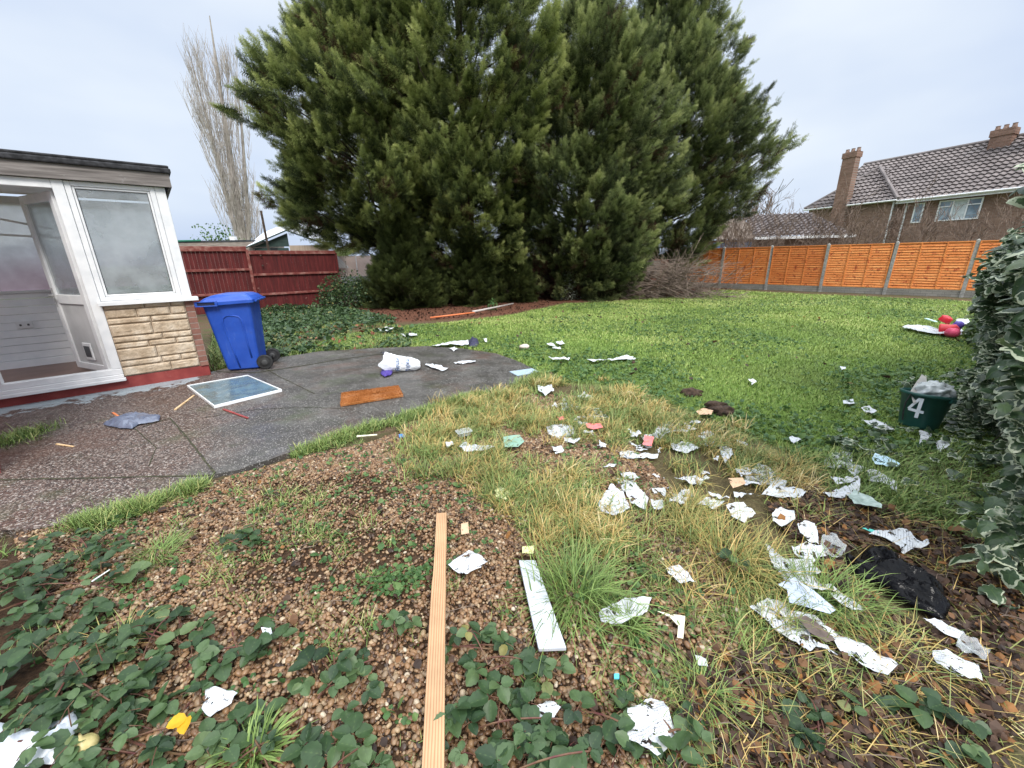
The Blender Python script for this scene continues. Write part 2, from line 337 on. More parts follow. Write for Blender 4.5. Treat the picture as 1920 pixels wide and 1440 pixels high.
m = NM('ground_soil', .9, .15)
n1 = m.noise(3, 6, .65); n2 = m.noise(55, 4, .7)
c = m.ramp(n2, [(.25, (.05, .034, .022)), (.5, (.11, .072, .046)), (.75, (.19, .13, .085))])
c = m.mix(m.ramp(m.noise(2.3, 5, .7), [(.45, 0.), (.6, .6)]), c, (.06, .09, .025))
c = m.mix(m.attr('gravel'), c, m.ramp(n2, [(.3, (.022, .014, .009)), (.55, (.06, .035, .02)), (.8, (.12, .07, .045))]))
c = m.mix(m.attr('longg'), c, m.ramp(n2, [(.3, (.05, .04, .02)), (.7, (.14, .11, .055))]))
c = m.mix(m.attr('needles'), c, m.ramp(n2, [(.25, (.07, .03, .02)), (.55, (.15, .065, .04)), (.8, (.26, .125, .075))]))
lw = m.ramp(m.noise(38, 5, .75), [(.28, (.04, .07, .018)), (.5, (.11, .18, .035)), (.72, (.19, .28, .06))])
lw = m.mix(m.ramp(m.noise(.9, 5, .65), [(.45, 0.), (.65, .5)]), lw, (.10, .11, .035))
c = m.mix(m.attr('lawn'), c, lw)
m.col(c); m.bump(n2, .8, .02)
ground = mk('ground', np.c_[x_, y_, Z.ravel()], FQ, m.m, attrs=dict(lawn=la, needles=ne, gravel=gr, longg=lo), smooth=True)
tag(ground, 'damp garden soil and worn lawn running to the fences', None, None, 'structure')

# ---------------------------------------------------------------- patio
from mathutils.geometry import tessellate_polygon
m = NM('patio_concrete', .55, .4)
v1 = m.n('ShaderNodeTexVoronoi', {'Vector': m.coord(), 'Scale': 95.}); v2 = m.n('ShaderNodeTexVoronoi', {'Vector': m.coord(), 'Scale': 150., 'Randomness': 1.})
grey = m.ramp(m.noise(2.2, 6, .7), [(.3, (.032, .03, .027)), (.5, (.062, .058, .053)), (.7, (.11, .103, .095))])
sx = m.n('ShaderNodeSeparateXYZ', {0: v1.outputs['Color']})
agg = m.ramp(sx.outputs[0], [(0, (.022, .014, .012)), (.45, (.058, .034, .027)), (.8, (.115, .068, .052)), (.95, (.26, .21, .18)), (1, (.42, .37, .33))])
sxp = m.n('ShaderNodeSeparateXYZ', {0: m.coord()})
# the worn, pebbly corner lies to the left of the joint
left = m.math('ADD', m.math('MULTIPLY', sxp.outputs[0], -1.1), m.math('MULTIPLY', sxp.outputs[1], -.55))
left = m.math('ADD', left, m.math('MULTIPLY', m.math('SUBTRACT', m.noise(1.6, 4), .5), 2.2))
c = m.mix(m.ramp(m.math('MULTIPLY', left, .2), [(.14, .03), (.27, .85)]), grey, agg)
sx2 = m.n('ShaderNodeSeparateXYZ', {0: v2.outputs['Color']})
c = m.mix(m.ramp(sx2.outputs[1], [(.9, 0.), (.94, .5)]), c, (.5, .47, .44))
c = m.mix(m.ramp(m.noise(1.1, 5, .65, dist=.4), [(.52, 0.), (.68, .55)]), c, (.10, .05, .035))   # rusty stains
c = m.mix(m.ramp(m.noise(1.5, 4, .7, m.map(m.coord(), (1, 1, 1), (0, 0, 2.1))), [(.55, 0.), (.72, .5)]), c, (.05, .065, .025))
# flaked pale paint along the wall
wl = m.math('ADD', m.math('MULTIPLY', sxp.outputs[0], -.656), m.math('MULTIPLY', sxp.outputs[1], .755))   # distance across the wall line
wd = m.math('SUBTRACT', 6.846, wl); pn = m.noise(5, 6, .75)
pf = m.math('SUBTRACT', m.math('MULTIPLY', pn, 1.25), m.math('MULTIPLY', wd, .75)); pf = m.ramp(pf, [(.38, 0.), (.44, .85)])
c = m.mix(m.math('MULTIPLY', pf, m.math('LESS_THAN', m.math('ADD', sxp.outputs[0], m.noise(3, 4)), -3.75)), c, (.34, .40, .43))
m.col(c); m.bump(m.math('ADD', m.math('MULTIPLY', v1.outputs['Distance'], -.6), m.noise(30, 5)), .6, .006)
m.set('Roughness', m.ramp(m.noise(2.5, 4), [(.35, .28), (.65, .65)]))
def subdiv_poly(P, rough=.012, step=.06, s=0):
    Q = []
    for i in range(len(P)):
        a = np.array(P[i]); b = np.array(P[(i+1) % len(P)]); L = np.linalg.norm(b-a); k = max(1, int(L/step)) if L < 6 else 1
        for j in range(k):
            p = a+(b-a)*j/k; Q.append(p+(rough*2*(fbm(p[0]*6, p[1]*6, s)-.5), rough*2*(fbm(p[0]*6, p[1]*6, s+4)-.5)))
    return np.array(Q)
PQ = subdiv_poly(PATIO, .03)
b = MB(); n = len(PQ); tri = np.array(tessellate_polygon([[Vector((*p, 0)) for p in PQ]]))
PT = .022
b.add(np.c_[PQ, np.full(n, PT)], tri); i = np.arange(n); j = (i+1) % n
b.add(np.vstack([np.c_[PQ, np.full(n, PT)], np.c_[PQ, np.full(n, -.06)]]), np.stack([i, j, j+n, i+n], 1))
patio = b.build('patio', m.m); tag(patio, 'wet grey concrete patio with a worn pebbly corner', None, None, 'structure')
bm = bmesh.new(); bm.from_mesh(patio.data); bmesh.ops.recalc_face_normals(bm, faces=bm.faces); bm.to_mesh(patio.data); bm.free()
if patio.data.polygons[0].normal.z < 0: patio.data.flip_normals()
b = MB()
for k, (pl, wdt) in enumerate([([(268, 805), (320, 788), (352, 825), (405, 893)], .012), ([(0, 905), (120, 903), (240, 900), (395, 897)], .014), ([(490, 690), (530, 712), (590, 742)], .009), ([(385, 787), (480, 772), (560, 768), (650, 770)], .007), ([(405, 700), (480, 702), (560, 690), (640, 676), (720, 666)], .03), ([(240, 795), (295, 845), (280, 880)], .006)]):
    P = GP(pl); Q = []
    for a, c_ in zip(P[:-1], P[1:]):
        for t in np.arange(0, 1, .07): Q.append(a+(c_-a)*t)
    Q.append(P[-1]); Q = np.array(Q); Q = Q+.012*(np.c_[fbm(Q[:, 0]*9, Q[:, 1]*9, k), fbm(Q[:, 0]*9, Q[:, 1]*9, k+5)]-.5)
    d = nrm(np.gradient(Q, axis=0)); nn = np.c_[-d[:, 1], d[:, 0]]; ww = wdt*(.4+fbm(Q[:, 0]*15, Q[:, 1]*15, 3))[:, None]/1.6
    V = np.vstack([np.c_[Q-nn*ww, np.full(len(Q), PT+.004)], np.c_[Q+nn*ww, np.full(len(Q), PT+.004)]]); i = np.arange(len(Q)-1)
    b.add(V, np.stack([i, i+1, i+1+len(Q), i+len(Q)], 1))
jt = b.build('patio_joint', simple('joint_dirt', (.025, .022, .016), (.06, .06, .03), 30, .9, .3)); tag(jt, 'dirt filled joints and cracks between the patio slabs', None, None, 'structure')

# ================================================================ SCATTER STUFF
def pts_in(P, N, bias=None, seed=0, lim=None):
    r = np.random.default_rng(seed); lo_, hi_ = P.min(0), P.max(0)
    if lim: lo_ = np.maximum(lo_, lim[0]); hi_ = np.minimum(hi_, lim[1])
    p = np.zeros((0, 2)); 
    for _ in range(60):
        q = lo_+r.random((N*2, 2))*(hi_-lo_); k = inpoly(q[:, 0], q[:, 1], P)
        if bias is not None: k &= r.random(len(q)) < bias(q[:, 0], q[:, 1])
        p = np.vstack([p, q[k]])
        if len(p) >= N: break
    for e_ in EXC: p = p[~inpoly(p[:, 0], p[:, 1], e_)]
    return p[:N]
def icos(sub):
    bm = bmesh.new(); bmesh.ops.create_icosphere(bm, subdivisions=sub, radius=1); V = np.array([v.co for v in bm.verts]); Fc = np.array([[v.index for v in f.verts] for f in bm.faces]); bm.free(); return V, Fc
def inview(q, pad=.25):
    r = q[:, 0]/np.maximum(q[:, 1], .2); return (np.abs(r) < 1.28+pad/np.maximum(q[:, 1], .3)) & (q[:, 1] > .62)
NPATIO = lambda x, y: ~inpoly(x, y, PATIO)
# gravel
Vs, Fs, At = {1: [], 2: []}, {1: [], 2: []}, {1: [], 2: []}
for sub, y0, y1, dens, layer in ((2, .62, 1.45, 4900, 0), (1, 1.45, 2.6, 4600, 0), (1, 2.6, 6., 2000, 0)):
    A = (y1-y0)*(2.6*y1); N = int(min(A*dens, 70000))
    q = pts_in(GRAV, N, lambda x, y: (np.clip(1.5-1.1*np.clip(fbm(x*1.7, y*1.7, 21)-.45, 0, 1)*4, .35, 1))*(np.abs(x) < 1.35*y+.25), 11+int(y0*10), ((-4, y0), (3, y1)))
    K = len(q); r = np.random.default_rng(int(y0*77)); tilt = r.normal(0, .35, K); yaw = r.random(K)*6.28
    s = np.minimum(r.lognormal(-4.86, .36, K), .0135); S = np.c_[s*r.uniform(.95, 1.5, K), s*r.uniform(.75, 1.05, K), s*r.uniform(.45, .75, K)]*(1.0 if y0 < 2 else 1.2)
    Rm = np.stack([np.stack([np.cos(yaw), -np.sin(yaw), 0*yaw], 1), np.stack([np.sin(yaw), np.cos(yaw), 0*yaw], 1), np.stack([0*yaw, 0*yaw, 1+0*yaw], 1)], 1)
    Tm = np.stack([np.stack([np.cos(tilt), 0*tilt, np.sin(tilt)], 1), np.stack([0*tilt, 1+0*tilt, 0*tilt], 1), np.stack([-np.sin(tilt), 0*tilt, np.cos(tilt)], 1)], 1)
    V0, F0 = icos(sub); V0 = V0*(1+.12*np.sin(V0[:, [0]]*3+1)*np.cos(V0[:, [1]]*2.5))
    pos = np.c_[q, gz(q[:, 0], q[:, 1])+S[:, 2]*.35+r.random(K)*.012]
    V, Fc, n = scatter(V0, F0, pos, Rm@Tm, S); Vs[sub].append(V); Fs[sub].append(Fc); At[sub].append(np.repeat(r.random(K), n))
for sub in (1, 2):
    off = 0; FF = []
    for V, Fc in zip(Vs[sub], Fs[sub]): FF.append(Fc+off); off += len(V)
    o = mk('gravel', np.vstack(Vs[sub]), np.vstack(FF), M_pebble, attrs=dict(rnd=np.concatenate(At[sub])), smooth=True)
    tag(o, 'brown rounded pebbles in the foreground' if sub == 2 else 'brown rounded pebbles farther from the camera, up to the patio', None, None, 'stuff')
def grass(name, q, Lm, Ls, wm, mat, label, lean=(.1, .5), curve=(.2, 1.6), nseg=3, seed=0, rn=None, zoff=0., kind='stuff', parent=None):
    r = np.random.default_rng(seed); K = len(q); L = np.clip(r.normal(Lm, Ls, K), Lm*.35, Lm*2.2) if np.isscalar(Lm) else Lm*r.uniform(.6, 1.25, K)
    wd = (wm if not np.isscalar(wm) else np.full(K, wm))*r.uniform(.7, 1.4, K)
    V, Fc, tt, n = blades(np.c_[q, gz(q[:, 0], q[:, 1])-.004+zoff], r.random(K)*6.28, r.uniform(*lean, K), r.uniform(*curve, K), L, wd, nseg)
    rn = r.random(K) if rn is None else rn
    o = mk(name, V, Fc, mat, parent, attrs=dict(rnd=np.repeat(rn, n), t=tt)); 
    if kind: tag(o, label, None, None, kind)
    return o
# lawn
DULL = lambda x, y: np.clip((fbm(x*.55+3, y*.55, 31)-.40)*4, 0, 1)*np.clip((11-y)/4, 0, 1)
dl = lambda x, y: np.clip(14/np.maximum(y, 1)**1.1/4, .15, 1)*(np.abs(x) < 1.35*y+.4)*(1-.5*DULL(x, y))
q = pts_in(LAWN, 250000, dl, 5, ((-6, 2.5), (17, 21))); q = q[NPATIO(q[:, 0], q[:, 1])]
r = np.random.default_rng(1)
rn = np.clip(.05+1.1*(fbm(q[:, 0]*.8, q[:, 1]*.8, 40)-.2)+r.normal(0, .26, len(q))+.12*np.clip((q[:, 1]-6)/4, 0, 1)-.14*DULL(q[:, 0], q[:, 1])+.06, 0, 1)
grass('lawn_grass', q, .028+.03*fbm(q[:, 0]*2, q[:, 1]*2, 50)+.0012*q[:, 1], np.nan, .0032+.00075*q[:, 1], M_lawn, 'short green lawn grass between the patio and the orange fence', (.1, .9), (.1, 1.2), 2, 3, rn)
# broad weeds in the lawn and soil
def leaf_small():
    V = np.array([[0, 0, 0], [.35, .3, .05], [.42, .65, .05], [0, 1, -.05], [-.42, .65, .05], [-.35, .3, .05], [0, .5, .1]]); Fc = np.array([[0, 1, 6], [1, 2, 6], [2, 3, 6], [3, 4, 6], [4, 5, 6], [5, 0, 6]]); return V, Fc
LV, LF = leaf_small()
def leafscatter(name, q, size, mat, label, z=(.005, .03), tilt=(.9, .35), seed=0, kind='stuff', rn=None, parent=None, per=1, spread=.03):
    r = np.random.default_rng(seed)
    if per > 1:
        q = np.repeat(q, per, 0); az = np.arange(len(q))*2*pi/per+r.normal(0, .3, len(q)); q = q+np.c_[np.cos(az), np.sin(az)]*.004
    else: az = r.random(len(q))*6.28
    K = len(q); el = r.normal(.35, .3, K); d = np.c_[np.cos(az)*np.cos(el), np.sin(az)*np.cos(el), np.sin(el)]
    Rm = frames(d, r.normal(0, .5, K)); s = size*r.lognormal(0, .3, K)
    V, Fc, n = scatter(LV, LF, np.c_[q, gz(q[:, 0], q[:, 1])+r.uniform(*z, K)], Rm, s)
    o = mk(name, V, Fc, mat, parent, attrs=dict(rnd=np.repeat(r.random(K) if rn is None else rn, n), e=np.zeros(len(V)), v=np.ones(len(V))))
    return tag(o, label, None, None, kind) if kind else o
q = pts_in(LAWN, 9000, lambda x, y: np.clip((fbm(x*.7, y*.7, 61)-.35)*3, 0.05, 1)*np.clip(5/np.maximum(y, 1), .1, 1)*(np.abs(x) < 1.3*y+.4), 8, ((-6, 2.6), (14, 14))); q = q[NPATIO(q[:, 0], q[:, 1])]
leafscatter('lawn_weeds', q, .03, M_weed, 'broad leaved weeds and clover growing through the lawn', per=3, seed=9)
# long straw-coloured grass
dn = lambda x, y: np.clip((fbm(x*2.2, y*2.2, 71)-.42)*6, .04, 1)
def clump(P, N, cl, sp, seed, bias=None, lim=None):
    c0 = pts_in(P, cl, bias, seed, lim); r = np.random.default_rng(seed+1); c0 = c0+r.normal(0, .10, c0.shape); c0 = c0[~inpoly(c0[:, 0], c0[:, 1], PATIO)]; k = r.integers(0, len(c0), N); q = c0[k]+r.normal(0, sp, (N, 2)); ok = np.ones(N, bool)
    for e_ in EXC: ok &= ~inpoly(q[:, 0], q[:, 1], e_)
    return q[ok], k[ok], c0
q, k, c0 = clump(LONG, 27000, 420, .045, 101, dn); r = np.random.default_rng(4)
dist = q[:, 1]; rn = np.clip(-.13+hsh(k*1., k*3.)*.74+.35*fbm(q[:, 0]*1.3, q[:, 1]*1.3, 81)+r.normal(0, .2, len(q)), 0, 1)
grass('long_grass', q, .085+.11*hsh(k*2., k*1.)*1., 0, .0028+.0008*q[:, 1], M_long, 'long straw coloured grass growing through the gravel and litter', (.15, 1.0), (.5, 1.9), 4, 6, rn)
q, k, c0 = clump(LONG, 9500, 200, .05, 103, dn)
grass('long_grass', q, .11, .04, .0028+.0008*q[:, 1], M_green, 'green blades mixed into the long straw coloured grass', (.1, .9), (.3, 1.6), 4, 7)
# green fringe along the patio edge and scattered tufts on the gravel
EDGE = GP([(1010, 702), (985, 716), (940, 738), (870, 748), (800, 768), (740, 788), (670, 808), (600, 834), (540, 858), (450, 890), (400, 900), (300, 940), (200, 968), (100, 996), (-20, 1012)])
r = np.random.default_rng(12); seg = r.integers(0, len(EDGE)-1, 420); tt_ = r.random(420); c0 = EDGE[seg]+(EDGE[seg+1]-EDGE[seg])*tt_[:, None]
keep = (fbm(c0[:, 0]*2.2, c0[:, 1]*2.2, 91) > .45); c0 = c0[keep]+np.c_[r.normal(0, .03, keep.sum()), -np.abs(r.normal(.03, .07, keep.sum()))]
k = r.integers(0, len(c0), 17000); q = c0[k]+r.normal(0, .03, (17000, 2))
grass('edge_grass', q, .055+.06*hsh(k*1., k*5.), 0, .0028+.0007*q[:, 1], M_green, 'green grass fringing the broken edge of the patio', (.1, 1.0), (.3, 1.5), 3, 13)
q, k, c0 = clump(GRAV, 8000, 200, .035, 107, lambda x, y: np.clip((fbm(x*1.5, y*1.5, 95)-.45)*5, .03, 1)*(np.abs(x) < 1.35*y+.3), ((-4, .7), (3, 5)))
grass('sparse_grass', q, .05+.06*hsh(k*1., k*2.), 0, .0022+.0007*q[:, 1], M_green, 'sparse grass seedlings among the pebbles', (.2, 1.2), (.2, 1.4), 3, 15)
q = pts_in(GRAV, 900, lambda x, y: np.clip((fbm(x*2.1, y*2.1, 97)-.5)*6, .03, 1)*(np.abs(x) < 1.35*y+.3), 33, ((-4, .7), (3, 4.6)))
leafscatter('small_weeds', q, .022, M_weed, 'small leafy weeds among the pebbles', per=4, seed=19)
# left weeds beyond the patio
q = pts_in(WEEDS, 26000, lambda x, y: np.clip((fbm(x*1.2, y*1.2, 111)-.3)*3, .05, 1), 35); q = q[NPATIO(q[:, 0], q[:, 1])]
grass('rough_grass', q, .07+.05*fbm(q[:, 0], q[:, 1], 5), 0, .009, M_green, 'rough grass between the patio and the red fence', (.1, 1.0), (.3, 1.4), 3, 21)
# leaf litter lower right
q = pts_in(LITTER, 8500, lambda x, y: np.clip(.25+fbm(x*2.5, y*2.5, 121), 0, 1)*(np.abs(x) < 1.45*y+.3), 37, ((0, .65), (4, 3)))
leafscatter('leaf_litter', q, .027, M_deadleaf, 'brown dead leaves under the hedge and in the near right corner', z=(.0, .035), seed=23)
q = pts_in(GRAV, 500, lambda x, y: np.abs(x) < 1.35*y+.3, 39, ((-4, .65), (2, 4)))
leafscatter('scattered_leaves', q, .028, M_deadleaf, 'few dead leaves scattered on the gravel', z=(.01, .03), seed=25)
q = pts_in(LITTER, 3300, lambda x, y: np.clip((fbm(x*2.5, y*2.5, 131)-.3)*3, 0.1, 1)*(np.abs(x) < 1.45*y+.3), 41, ((0, .65), (4, 3)))
r = np.random.default_rng(8); grass('dry_grass', q, .11, .05, .003, M_long, 'dry flattened grass over the leaf litter', (.9, 1.6), (-.3, .9), 4, 27, np.clip(.38+r.normal(.05, .25, len(q)), 0, 1), .015)
# fine twigs and straws
def twigs(name, P, N, seed, label, lim, L=(.04, .16), rr=.0013, mat=None, z=.022):
    q = pts_in(P, N, lambda x, y: np.abs(x) < 1.4*y+.3, seed, lim); r = np.random.default_rng(seed); b = MB()
    for p in q:
        a = r.random()*6.28; l = r.uniform(*L); d = np.array([cos(a), sin(a)]); s = np.array([-d[1], d[0]])*r.normal(0, .12)*l
        zz = gz(p[0], p[1])+z
        b.tube([[*(p-d*l/2), zz], [*(p+s), zz+r.uniform(0, .012)], [*(p+d*l/2), zz+r.uniform(-.004, .01)]], [rr*r.uniform(.6, 1.6)]*3, 3, False)
    return tag(b.build(name, mat or M_twig), label, None, None, 'stuff')
twigs('fallen_twigs', GRAV, 420, 51, 'thin fallen twigs and straws on the gravel', ((-4, .65), (2.5, 4)))
twigs('fallen_twigs', LITTER, 300, 52, 'thin fallen twigs on the leaf litter by the hedge', ((0, .65), (4, 3)), z=.035)
# needles of the bed under the conifers
q = pts_in(NEED, 7000, None, 55, ((-9, 9), (14, 20)))
leafscatter('fallen_needles', q, .05, M_deadfol, 'reddish fallen conifer litter under the trees', z=(0, .03), seed=29)

# ================================================================ TREES
def frond():
    V, Fc = [], []
    def tri(a, b, c): n = len(V); V.extend([a, b, c]); Fc.append([n, n+1, n+2])
    tri([-.03, 0, 0], [.03, 0, 0], [0, 1, -.06])
    for k in range(7):
        y = .05+k*.125; L = .40*(1-.55*y)*(1.15 if k % 2 else .85)
        for s in (-1, 1):
            y2 = y+s*.03; tri([0, y2-.028, 0], [0, y2+.032, 0], [s*L*.78, y2+L*.62, .05-.22*L*(k % 3)])
            if k in (1, 3, 5): tri([s*L*.28, y2+L*.2, 0], [s*L*.40, y2+L*.36, .01], [s*L*.98, y2+L*.22, -.04])
    return np.array(V, float), np.array(Fc)
FV, FF_ = frond()
def conifer(name, label, c, prof, nplume, mat, seed, Lp=(.55, 1.2), spr=44, fs=.29, group='tall conifers along the back of the garden', trunk=.22, front=None, el0=.35, cat='tree', dead=0, ztop=None):
    """prof: list of (z, radius). plumes leave the crown outward and up, each a spray of fronds"""
    nplume = int(nplume*1.5)
    r = np.random.default_rng(seed); root = E(name, label, cat, (c[0], c[1], 0), 0, group)
    P = np.array(prof, float); zz = np.linspace(P[0, 0], P[-1, 0], 60); rr = np.interp(zz, P[:, 0], P[:, 1])
    cum = np.cumsum(rr+.15); cum = cum/cum[-1]
    N = nplume; z0 = np.interp(r.random(N), cum, zz); R = np.interp(z0, P[:, 0], P[:, 1]); az = r.random(N)*2*pi
    R = R*(1+.16*np.sin(az*3+z0*1.1+seed)+.10*np.sin(az*7-z0*2.3)); R = R*(.8+.4*vn(az*2.2, z0*.9, seed))
    if front is not None:                                # keep the unseen far side thinner
        k = (np.sin(az) < .35) | (r.random(N) < .35); z0, R, az = z0[k], R[k], az[k]; N = len(z0)
    depth = np.where(r.random(N) < .72, r.uniform(.80, 1.0, N), r.uniform(.3, .8, N))
    L = r.uniform(*Lp, N)*np.where(r.random(N) < .1, 1.35, 1)
    tip = R*depth; rad0 = np.maximum(tip-L*.75, 0.02)
    o = np.c_[np.cos(az)*rad0, np.sin(az)*rad0, z0-L*.35]
    el = el0-.12+r.normal(0, .26, N)+np.clip((z0-P[:, 0].min())/(P[:, 0].max()-P[:, 0].min()), 0, 1)*.45
    t = np.linspace(.12, 1, spr)[None]+r.normal(0, .03, (N, spr)); t = np.clip(t, .05, 1.12); tq = np.clip(t, 0, 1)
    e = el[:, None]+t*.35
    hx = np.cos(e)*L[:, None]; dirv = np.stack([np.cos(az)[:, None]*np.cos(e), np.sin(az)[:, None]*np.cos(e), np.sin(e)], 2)
    pos = o[:, None]+np.stack([np.cos(az)[:, None]*np.cos(el[:, None]+t*.27)*t*L[:, None], np.sin(az)[:, None]*np.cos(el[:, None]+t*.27)*t*L[:, None], np.sin(el[:, None]+t*.27)*t*L[:, None]], 2)
    taper = (1-tq)**.8*.98+.05
    jit = r.normal(0, 1, pos.shape)*(.135*taper*L[:, None])[:, :, None]; jit[:, :, 2] *= .55; pos = pos+jit
    d = nrm(dirv*1.0+nrm(jit)*.6*taper[:, :, None]+r.normal(0, .24, dirv.shape))
    s = fs*(.42+.7*taper)*r.uniform(.7, 1.3, t.shape)
    pr = r.random(N)[:, None]
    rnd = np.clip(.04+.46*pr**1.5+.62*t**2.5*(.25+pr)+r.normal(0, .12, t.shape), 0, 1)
    pos, d, s, rnd = pos.reshape(-1, 3), d.reshape(-1, 3), s.ravel(), rnd.ravel()
    V, Fc, n = scatter(FV, FF_, pos, frames(d, r.random(len(d))*6.28), np.c_[s, s, s])
    Vw = V+np.array([c[0], c[1], 0]); low = Vw[:, 2] < .02; V[low, 2] = .02+.02*r.random(low.sum())
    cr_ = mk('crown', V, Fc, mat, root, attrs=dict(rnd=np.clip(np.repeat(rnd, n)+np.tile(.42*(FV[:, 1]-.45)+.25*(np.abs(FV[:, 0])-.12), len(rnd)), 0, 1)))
    if group and 'tall' in group:                        # a few brown dead sprays inside the crown
        kd = np.repeat((r.random(N) < .07) & (depth < .97), spr); V2, F2, n2 = scatter(FV, FF_, pos[kd]+r.normal(0, .05, (kd.sum(), 3)), frames(d[kd]+r.normal(0, .3, (kd.sum(), 3)), r.random(kd.sum())*6.28), s[kd]*1.05)
        V2[:, 2] = np.maximum(V2[:, 2], .03); mk('dead_sprays', V2, F2, M_deadfol, root, attrs=dict(rnd=np.repeat(r.random(kd.sum()), n2)))
    b = MB(); ht = (ztop or P[-1, 0])*.93
    b.tube([[0, 0, -.1], [.03, 0, ht*.3], [-.04, .03, ht*.65], [0, 0, ht]], [trunk, trunk*.8, trunk*.45, .03], 9)
    b.build('trunk', M_bark, root, smooth=True)
    b = MB()
    for k in r.permutation(N)[:min(N, 150)]:
        a = az[k]; zb = max(.3, z0[k]-L[k]*.35-rad0[k]*.45)
        b.tube([[0, 0, zb], [cos(a)*rad0[k]*.55, sin(a)*rad0[k]*.55, zb+rad0[k]*.18], list(o[k]), list(o[k]+(pos.reshape(N, spr, 3)[k, spr//2]-o[k]))], [.045, .03, .018, .008], 4, False)
    b.build('twigs', M_bark, root)
    return root
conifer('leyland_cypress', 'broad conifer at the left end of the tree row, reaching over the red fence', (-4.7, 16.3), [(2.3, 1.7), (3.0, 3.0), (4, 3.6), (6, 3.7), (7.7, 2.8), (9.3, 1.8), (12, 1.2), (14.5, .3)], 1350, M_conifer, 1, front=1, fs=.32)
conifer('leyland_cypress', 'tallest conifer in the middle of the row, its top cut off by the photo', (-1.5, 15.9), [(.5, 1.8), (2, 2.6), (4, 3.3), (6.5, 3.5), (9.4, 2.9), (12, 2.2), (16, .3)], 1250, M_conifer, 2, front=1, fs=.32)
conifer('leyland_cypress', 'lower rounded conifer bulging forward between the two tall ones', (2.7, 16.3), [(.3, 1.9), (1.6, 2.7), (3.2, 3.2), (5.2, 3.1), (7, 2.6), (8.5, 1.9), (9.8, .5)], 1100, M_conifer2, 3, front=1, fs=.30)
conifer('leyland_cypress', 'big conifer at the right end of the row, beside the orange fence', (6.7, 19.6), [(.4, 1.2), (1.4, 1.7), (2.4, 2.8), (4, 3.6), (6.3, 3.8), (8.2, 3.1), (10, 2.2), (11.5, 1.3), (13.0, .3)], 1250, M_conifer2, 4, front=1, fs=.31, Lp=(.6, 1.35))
SG = 'low conifer shrubs under the trees'
conifer('conifer_shrub', 'broad low conifer shrub in front of the trees, right of the red fence', (-3.55, 14.1), [(.05, 1.3), (.7, 1.55), (1.5, 1.2), (2.3, .7), (2.75, .15)], 330, M_shrubc, 5, Lp=(.4, .8), fs=.26, group=SG, trunk=.06, cat='shrub', spr=34)
conifer('conifer_shrub', 'smaller olive green conifer shrub just right of the broad one', (-1.35, 14.3), [(.05, .8), (.6, 1.0), (1.2, .85), (1.9, .5), (2.2, .1)], 200, M_shrubc, 6, Lp=(.35, .7), fs=.24, group=SG, trunk=.05, cat='shrub', spr=34)
conifer('conifer_shrub', 'rounded conifer shrub behind the lawn edge, third from the red fence', (.15, 15.0), [(.05, .8), (.5, .95), (1.1, .7), (1.7, .15)], 150, M_shrubc, 16, Lp=(.35, .7), fs=.24, group=SG, trunk=.05, cat='shrub', spr=30)
conifer('dead_conifer_shrub', 'brown dead shrub under the middle conifer with bare reddish twigs', (1.6, 15.8), [(.05, 1.0), (.8, 1.3), (1.6, 1.1), (2.5, .5)], 110, M_deadfol, 8, Lp=(.5, .9), fs=.25, group=None, trunk=.05, cat='shrub', spr=20)
conifer('dead_conifer_shrub', 'brown bare scrub beside the brushwood pile under the right conifer', (4.3, 17.3), [(.05, 1.2), (.8, 1.4), (1.7, 1.1), (2.4, .4)], 110, M_deadfol, 9, Lp=(.5, .9), fs=.25, group=None, trunk=.05, cat='shrub', spr=20)
conifer('conifer_shrub', 'dark conifer growth in front of the brown scrub, left of the brushwood pile', (3.6, 15.9), [(.05, .7), (.6, .9), (1.3, .7), (1.9, .2)], 130, M_shrubc, 17, Lp=(.35, .7), fs=.24, group=SG, trunk=.05, cat='shrub', spr=30)

# bare branching plants
def branchy(b, p, d, L, r0, depth, r, spread=.5, up=.25, n=3, minr=.004, sides=3, seg=3):
    d = nrm(np.array(d, float)); P = [np.array(p, float)]; q = d.copy()
    for k in range(seg): q = nrm(q+r.normal(0, .10, 3)+np.array([0, 0, up*.3])); P.append(P[-1]+q*L/seg)
    b.tube(P, np.linspace(r0, max(r0*.45, minr), seg+1), sides, False)
    if depth == 0: return
    for k in range(n):
        i = r.integers(1, seg+1); v = nrm(q+r.normal(0, spread, 3)+np.array([0, 0, up])); branchy(b, P[i], v, L*r.uniform(.5, .8), max(r0*.5, minr), depth-1, r, spread, up, n, minr, sides, seg)
def bare(name, label, c, stems, L, r0, depth, seed, spread=.5, up=.25, n=3, mat=None, group=None, cat='shrub', minr=.004, splay=.5, base=.2):
    r = np.random.default_rng(seed); root = E(name, label, cat, (*c, 0), 0, group); b = MB()
    for k in range(stems):
        a = r.random()*6.28; s = r.uniform(0, splay)
        branchy(b, [cos(a)*base*r.random(), sin(a)*base*r.random(), -.05], [cos(a)*s, sin(a)*s, 1], L*r.uniform(.7, 1.1), r0, depth, r, spread, up, n, minr)
    b.build('branches', mat or M_twig, root); return root
BG = 'bare shrubs behind the orange fence'
